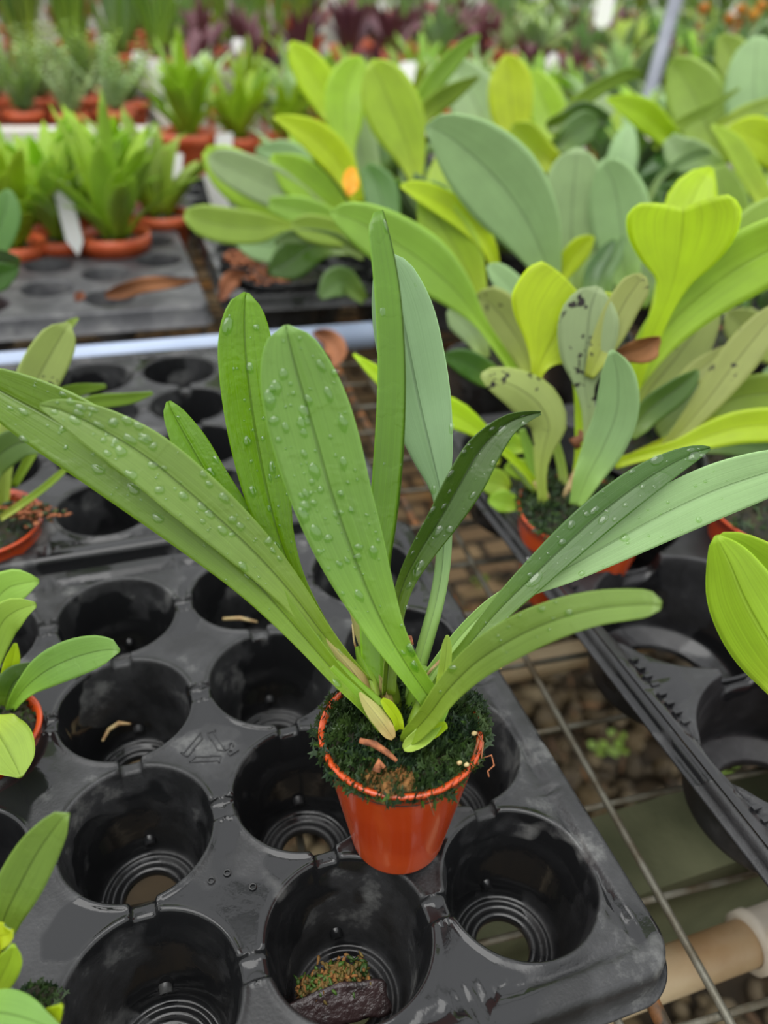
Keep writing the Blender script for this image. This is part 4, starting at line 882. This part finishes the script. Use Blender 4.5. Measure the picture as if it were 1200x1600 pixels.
SP = [(.36, .60, 10, .12, 'dense low plant behind the thin yellow leaf, over the tray corner'), (.44, .66, 12, .13, 'bushy plant in the middle of the right hand mass of leaves'), (.33, .80, 12, .13, 'leafy plant behind the long leaves leaning left'),
      (.50, .80, 14, .14, 'leafy plant deep in the right hand mass'), (.62, .72, 12, .14, 'leafy plant right behind the two blue green leaves'), (.66, .58, 12, .12, 'leafy plant under the lime heart leaf'),
      (.74, .82, 12, .14, 'leafy plant near the right edge behind the heart leaf'), (.42, .95, 12, .13, 'leafy plant below the purple rows'), (.60, .98, 12, .14, 'leafy plant next to the glowing yellow leaf'),
      (.80, 1.02, 12, .14, 'leafy plant before the grey post'), (.98, .90, 12, .15, 'leafy plant at the far right edge'), (.30, .97, 10, .11, 'pale leaved plant behind the left leaning leaves'), (.53, .62, 10, .11, 'low plant behind the black spotted leaf'), (.58, .40, 8, .09, 'low dark plant at the right edge beside the dark pot'),
      (1.0, 1.12, 12, .15, 'leafy plant just behind the grey post'), (.36, .70, 9, .10, 'short plant over the black tray edge')]
for i, (x, y, nl, L_, lb) in enumerate(SP): broad_plant(x, y, lb, nl, L_, 100 + i, kinds=('shade', 'dusk', 'fresh', 'pale') if y < .75 else ('fresh', 'lime', 'pale', 'shade', 'lime'))

# ================================================================== FAR ROWS ON THE LEFT AND AT THE TOP
def foliage(kind, seed):
    r_ = random.Random(seed); m2 = MB()
    if kind == 'strap':
        for k in range(20):
            az = r_.uniform(0, 6.3); wleaf(None, (.008 * math.cos(az), .008 * math.sin(az), 0), az, r_.uniform(.02, .75), r_.uniform(.06, .125), r_.uniform(.013, .025), r_.uniform(.1, .9), None, r_, mb=m2, n=9, petiole=.15, nu=2)
    elif kind == 'grass':
        for k in range(34):
            az = r_.uniform(0, 6.3); wleaf(None, (.02 * math.cos(az), .02 * math.sin(az), 0), az, r_.uniform(.0, .35), r_.uniform(.2, .42), r_.uniform(.007, .014), r_.uniform(.1, .9), None, r_, mb=m2, n=9, petiole=.05, nu=1)
    elif kind == 'fern':
        for k in range(16):
            az = r_.uniform(0, 6.3); ln = r_.uniform(.05, .11); le = r_.uniform(.0, .7); 
            for q in range(9):
                u = q / 9; p = Vector((math.cos(az) * math.sin(le), math.sin(az) * math.sin(le), math.cos(le))) * ln * (u + .08)
                for sg in (-1, 1): wleaf(None, p, az + sg * 1.2, 1.0, .022 * (1 - u * .6), .007, .3, None, r_, mb=m2, n=4, petiole=.1, nu=1)
    elif kind == 'broadleaf':
        for k in range(16):
            az = r_.uniform(0, 6.3); wleaf(None, (.01 * math.cos(az), .01 * math.sin(az), 0), az, r_.uniform(.1, .8), r_.uniform(.10, .18), r_.uniform(.03, .045), r_.uniform(.2, 1), None, r_, mb=m2, n=8, petiole=.25, nu=2)
    elif kind == 'tall':
        for k in range(40):
            az = r_.uniform(0, 6.3); z = r_.uniform(0, .25); wleaf(None, (.02 * math.cos(az), .02 * math.sin(az), z), az, r_.uniform(.1, 1.1), r_.uniform(.12, .26), r_.uniform(.02, .04), r_.uniform(.2, 1.2), None, r_, mb=m2, n=8, petiole=.12, nu=1)
    return m2
FOL = {}
def proto(kind, mats, seed, rt=.036, h=.055):
    key = (kind, mats, seed, rt)
    if key not in FOL:
        me = foliage(kind, seed).mesh('foliage'); me.materials.append(LM[mats[0]]); me.materials.append(LM[mats[1]]); me.polygons.foreach_set('use_smooth', [True] * len(me.polygons))
        m2 = MB(); m2.lathe([(rt * .74, 0), (rt, h - .012), (rt + .0015, h - .012), (rt + .002, h), (rt - .001, h), (rt - .0015, h - .01)], 28); pm = m2.mesh('pot'); pm.materials.append(M_POTR); pm.polygons.foreach_set('use_smooth', [True] * len(pm.polygons))
        m3 = MB(); m3.lathe([(.0, h - .004), (rt * .6, h - .006), (rt - .001, h - .009)], 20); sm = m3.mesh('soil'); sm.materials.append(M_SOIL)
        me.transform(Matrix.Translation((0, 0, h - .006)))
        FOL[key] = (me, pm, sm)
    return FOL[key]
def far_plant(x, y, z, kind, mats, seed, label, group, rz=0, s=1., rt=.036):
    me, pm, sm = proto(kind, mats, seed, rt); e_ = empty('potted_plant', (x, y, z), label, 'potted plant', group); e_.rotation_euler.z = rz; e_.scale = (s, s, s)
    for nm, q in (('foliage', me), ('pot', pm), ('soil', sm)):
        o = bpy.data.objects.new(nm, q); COL.objects.link(o); o.parent = e_
    return e_
ORD = ['first', 'second', 'third', 'fourth', 'fifth', 'sixth', 'seventh', 'eighth', 'ninth', 'tenth', 'eleventh', 'twelfth', 'thirteenth', 'fourteenth', 'fifteenth', 'sixteenth']
rn = random.Random(5)
def row(y, x0, x1, dx, z, kind, mats, what, where, group, s=1., rt=.036, dy=0., skip=()):
    n = int((x1 - x0) / dx) + 1
    for i in range(n):
        if i in skip: continue
        x = x0 + i * dx + rn.uniform(-.006, .006); mt = mats[rn.randrange(len(mats))]
        far_plant(x, y + dy * i + rn.uniform(-.008, .008), z, kind, mt, rn.randrange(3), '%s, %s from left %s' % (what, ORD[i], where), group, rn.uniform(0, 6.2), s * rn.uniform(.9, 1.12), rt)
# young strap leaved plants on the grey tray
gl = 'young strap leaved plants at the left'
for k, (x, y, mt, s_) in enumerate(((-.071, .795, ('fresh', 'lime'), 1.1), (-.022, .812, ('lime', 'fresh'), 1.1), (.034, .792, ('lime', 'fresh'), 1.2), (.093, .892, ('fresh', 'fresh'), 1.1))):
    far_plant(x, y, -.047, 'strap', mt, k % 3, ('young strap leaved plant, %s of the four nearest on the grey tray' % ('leftmost', 'second from the left', 'third', 'rightmost')[k]), gl, k * 1.3, s_, .030)
row(.885, -.20, .05, .058, -.047, 'strap', [('fresh', 'lime'), ('lime', 'lime')], 'young strap leaved seedling', 'behind the nearest pots', gl, 1.1, .030)
row(.97, -.20, .10, .062, -.047, 'strap', [('fresh', 'lime'), ('lime', 'lime')], 'small strap leaved seedling', 'before the white bench edge', gl, .95, .030)
# bench 2: white edge and ferny seedlings
def box_obj(name, a, b, mat, label=None, cat=None, kind=None):
    m2 = MB(); m2.box(a, b); o = m2.build(name, mat, smooth=False)
    if kind: o['kind'] = kind
    if label: tag(o, label, cat)
    return o
box_obj('bench_edge', (-1.2, 1.555, -.035), (.155, 1.60, .002), M_EDGE, 'white edge rail of the seedling bench at the upper left', 'bench')
box_obj('bench_shelf', (-1.2, 1.60, -.06), (.17, 2.3, -.046), M_BENCH, 'pale shelf under the ferny seedlings at the upper left', 'bench')
box_obj('bench_shelf', (.20, 1.14, -.075), (2.4, 2.35, -.06), M_BENCH, 'pale shelf under the middle rows behind the lime leaves', 'bench')
box_obj('bench_edge', (.62, 1.62, -.06), (2.6, 1.68, .0), M_EDGE, 'white edge rail seen behind the lime leaves', 'bench')
box_obj('bench_shelf', (-2.2, 2.45, -.045), (5.5, 4.2, -.02), M_BENCH, 'long pale shelf carrying the purple and grassy plants', 'bench')
box_obj('bench_shelf', (-3.5, 4.5, -.045), (9.5, 8.6, -.02), M_BENCH, 'farthest shelf under the tall green plants', 'bench')
gf = 'ferny seedlings on the white edged bench'
row(1.66, -.42, .12, .084, -.044, 'fern', [('silver', 'silver'), ('fresh', 'under')], 'small ferny seedling', 'along the white bench edge', gf, 1.15, .031)
row(1.80, -.42, .14, .09, -.044, 'fern', [('silver', 'silver'), ('fresh', 'under')], 'small ferny seedling', 'in the white edged bench, second row', gf, 1.2, .032)
row(1.98, -.44, .16, .1, -.044, 'fern', [('silver', 'silver'), ('lime', 'under')], 'small ferny seedling', 'in the white edged bench, third row', gf, 1.2, .032)
gm = 'strap leaved plants in the middle rows'
row(1.42, .19, .50, .092, -.055, 'strap', [('lime', 'lime'), ('fresh', 'lime')], 'strap leaved plant with a white label', 'in the nearest middle row', gm, 1.25)
row(1.58, .22, .66, .10, -.055, 'strap', [('silver', 'silver'), ('fresh', 'lime'), ('lime', 'lime')], 'strap leaved plant in an orange pot', 'in the second middle row', gm, 1.1)
row(1.80, .26, 1.3, .12, -.055, 'strap', [('silver', 'silver'), ('fresh', 'lime')], 'strap leaved plant in an orange pot', 'in the third middle row', gm, 1.2)
row(2.06, .30, 1.75, .15, -.055, 'strap', [('fresh', 'lime'), ('purple', 'purple'), ('silver', 'silver')], 'small leaved plant in an orange pot', 'in the fourth middle row', gm, 1.3)
gp = 'purple leaved plants at the back'
row(2.55, .38, 1.4, .15, -.02, 'strap', [('purple', 'purple'), ('purple', 'purple'), ('fresh', 'under')], 'dark purple leaved plant', 'in the nearer purple row', gp, 1.4, .04)
row(2.80, .9, 2.2, .15, -.02, 'strap', [('purple', 'purple'), ('purple', 'purple'), ('silver', 'silver')], 'dark purple leaved plant', 'in the middle purple row', gp, 1.5, .04)
row(3.10, 1.1, 2.6, .17, -.02, 'strap', [('purple', 'purple'), ('fresh', 'under')], 'dark purple leaved plant', 'in the far purple row', gp, 1.5, .04)
gg = 'tall grassy plants at the top'
row(2.62, -.35, .34, .125, -.02, 'grass', [('shade', 'fresh'), ('fresh', 'under')], 'tall grassy plant', 'in the nearer grassy row', gg, 1.0, .045)
row(2.95, -.45, .8, .16, -.02, 'grass', [('shade', 'fresh'), ('fresh', 'under')], 'tall grassy plant in an orange pot', 'in the middle grassy row', gg, 1.1, .05)
row(3.5, -.6, 1.9, .22, -.02, 'grass', [('shade', 'fresh'), ('fresh', 'under'), ('lime', 'under')], 'tall grassy plant', 'in the far grassy row', gg, 1.2, .05)
gb = 'leafy plants along the back benches'
row(3.5, 2.0, 4.2, .2, -.02, 'broadleaf', [('fresh', 'under'), ('lime', 'under'), ('pale', 'under')], 'broad leaved plant', 'at the upper right behind the post', gb, 1.3, .05)
row(2.55, 1.5, 3.0, .16, -.02, 'broadleaf', [('fresh', 'under'), ('pale', 'under'), ('lime', 'under')], 'broad leaved plant', 'in the row around the grey post', gb, 1.1, .045)
row(2.0, 1.5, 2.3, .15, -.055, 'broadleaf', [('fresh', 'under'), ('lime', 'under')], 'broad leaved plant', 'at the right edge before the post', gb, 1.1, .04)
row(1.4, 1.05, 1.7, .14, -.055, 'broadleaf', [('fresh', 'under'), ('pale', 'under'), ('lime', 'under')], 'broad leaved plant', 'at the right edge above the tall pale leaf', gb, 1.0, .04)
row(4.8, -.8, 5.2, .4, -.02, 'tall', [('shade', 'fresh'), ('fresh', 'under'), ('fresh', 'under')], 'bushy green plant', 'in the first row of the farthest bench', gb, 1.3, .06)
row(5.8, -.9, 6.8, .5, -.02, 'tall', [('shade', 'fresh'), ('fresh', 'under'), ('lime', 'under')], 'bushy green plant', 'in the middle row of the farthest bench', gb, 1.5, .06)
row(7.4, -1.0, 9.2, .68, -.02, 'tall', [('shade', 'fresh'), ('fresh', 'under')], 'bushy green plant', 'in the last row of the farthest bench', gb, 2.1, .06)

# white plant labels, with extra ones added as blurred white highlights
lbl = [(105, 330, .80, 26, 90, 'pale grey label standing between the nearest young plants in the grey tray'),
       (275, 258, 1.05, 20, 34, 'small white label behind the rightmost young plant'), (247, 118, 1.9, 26, 48, 'tall white label among the seedlings at the upper left'),
       (125, 155, 1.62, 16, 34, 'white label in front of the ferny seedlings'), (315, 190, 1.42, 20, 50, 'white label beside the nearest strap leaved plant in the middle'), (395, 190, 1.45, 26, 52, 'broad tilted white label in the middle rows'),
       (350, 222, 1.36, 26, 26, 'short white label low in the middle rows'), (452, 118, 1.9, 18, 42, 'white label left of the lime leaves'), (320, 105, 2.1, 20, 34, 'white label under the purple leaf'), (385, 135, 1.9, 20, 30, 'white label in front of the far orange pots'),
       (70, 128, 1.8, 18, 30, 'white label among silvery seedlings at the upper left'), (110, 108, 2.0, 20, 28, 'white label in the back seedling row'), (632, 130, 1.7, 26, 60, 'slanted white label behind the upright yellow green leaf'), (215, 95, 2.2, 20, 26, 'white label in front of the grassy row'),
       (945, 15, 2.6, 26, 36, 'white label at the top left of the grey post'), (860, 100, 2.3, 24, 30, 'white label right of the purple plants'), (165, 142, 1.7, 16, 30, 'added white highlight label between two ferny seedlings'), (300, 132, 1.75, 18, 34, 'added white highlight label behind the nearest middle strap leaved plants'),  # from the ferny pair on, added to give bright out-of-focus spots
       (420, 165, 1.55, 20, 36, 'added white highlight label just left of the pale yellow green leaf'), (370, 80, 2.0, 18, 34, 'added white highlight label among small pots below the grassy rows'), (15, 150, 1.62, 14, 34, 'added white highlight label at the far left among ferny seedlings'),
       (690, 205, 1.55, 44, 24, 'added wide white highlight label low behind the largest pale leaf'), (870, 215, 1.6, 40, 22, 'added white highlight label low between the yellow leaf and the arching leaf'), (1050, 195, 1.5, 40, 30, 'added white highlight label at the foot of the grey post'),  # also added for bright blurred spots in the back rows
       (340, 305, 1.0, 30, 60, 'white label half hidden by the left leaning leaves')]
for (x, y, d, w_, h_, lb) in lbl:
    c = pt(x, y, d); hw = w_ * .5 * d / FPX; hh = h_ * .5 * d / FPX; r_ = random.Random(x); a = math.radians(-20) + r_.uniform(-.3, .3); t = r_.uniform(-.25, .25)
    X = Vector((math.cos(a), math.sin(a), t * .3)).normalized(); Z = Vector((t, .1, 1)).normalized(); Y = X.cross(Z).normalized() * .0004
    m2 = MB(); out_ = [(-1, -1.0), (0, -1.5), (1, -1.0), (1, .85), (.8, 1), (-.8, 1), (-1, .85)]
    v0 = [c + X * (u * hw) + Z * (v * hh) - Y for u, v in out_]; v1 = [p + Y * 2 for p in v0]; n_ = len(out_)
    m2.add(v0 + v1, [tuple(range(n_)), tuple(range(n_, 2 * n_))[::-1]] + [(k, k + n_, (k + 1) % n_ + n_, (k + 1) % n_) for k in range(n_)])
    tag(m2.build('plant_label', M_LABEL, smooth=False), lb, 'plant label', 'white plant labels')
# yellow flowers at the upper right
for k, (x, y) in enumerate(((1158, 14), (1178, 22), (1140, 30), (1100, 12), (1190, 8))):
    c = pt(x, y, 3.0); m2 = MB(); m2.blob(c, (.022, .022, .018), None, 2, .5, k); m2.tube([c, Vector((c.x + .02, c.y, -.02))], .003, 6)
    tag(m2.build('flower_head', LM['yellow']), 'yellow flower head at the upper right, %s of five' % ('left of the middle one', 'lower right one', 'lowest one', 'leftmost one', 'rightmost one')[k], 'flower', 'yellow flowers at the upper right')
# grey post
b0 = at(1015, 200, -.06); p0 = pt(1055, 2, 1.62); p1_ = pt(1018, 135, 1.62); d_ = (p0 - p1_).normalized()
m2 = MB(); m2.tube([p1_ - d_ * .9, p0 + d_ * .5], .0145, 20); tag(m2.build('support_post', M_POST), 'slanting grey metal post at the upper right', 'post')
# dry leaves on the grey tray and by the black tray
for (pts, d, lb) in (([(165, 462, 10), (190, 455, 24), (230, 444, 22), (270, 440, 14), (312, 436, 4)], (.71, .74), 'long curled dry leaf lying across the grey tray'),
                     ([(345, 470, 12), (352, 450, 24), (365, 432, 22), (385, 425, 6)], (.72, .74), 'dry leaf hanging over the corner of the black tray'),
                     ([(118, 470, 6), (124, 462, 14), (128, 455, 5)], (.70, .70), 'small dry scrap in a hole of the grey tray'),
                     ([(490, 520, 6), (515, 530, 30), (530, 555, 30), (520, 575, 6)], (.68, .66), 'brown dead leaf behind the broad front leaf')):
    e_ = empty('dry_leaf', pt(*pts[2 if len(pts) > 3 else 1][:2], d[0]), lb, 'dry leaf'); vleaf(e_, pts, d, (0, 30), .4, ('dry', 'dry'), n=16, nu=3, wave=.4, name='blade')
# bark filled pots in the black tray at the left of the big leaves
for k, (x, y) in enumerate(((385, 405), (425, 432))):
    top = at(x, y, .008); base = top - Vector((0, 0, .05)); e_ = empty('bark_filled_pot', base, ('dark pot of brown bark nearer the pipe', 'dark pot of brown bark behind its neighbour')[1 - k], 'pot')
    pot(e_, base, Vector((0, 0, 1)), .05, .022, .029, mat=M_TRAYB, n=28); m2 = MB(); r_ = random.Random(k)
    for q in range(90):
        a = r_.uniform(0, 6.3); R_ = .025 * math.sqrt(r_.random()); m2.blob(top + Vector((R_ * math.cos(a), R_ * math.sin(a), r_.uniform(-.002, .003))), (r_.uniform(.002, .005), .003, .002), Matrix.Rotation(a * 3, 3, 'Z'), 1, .7, q)
    m2.build('bark_mulch', M_BARK, e_)['kind'] = 'stuff'
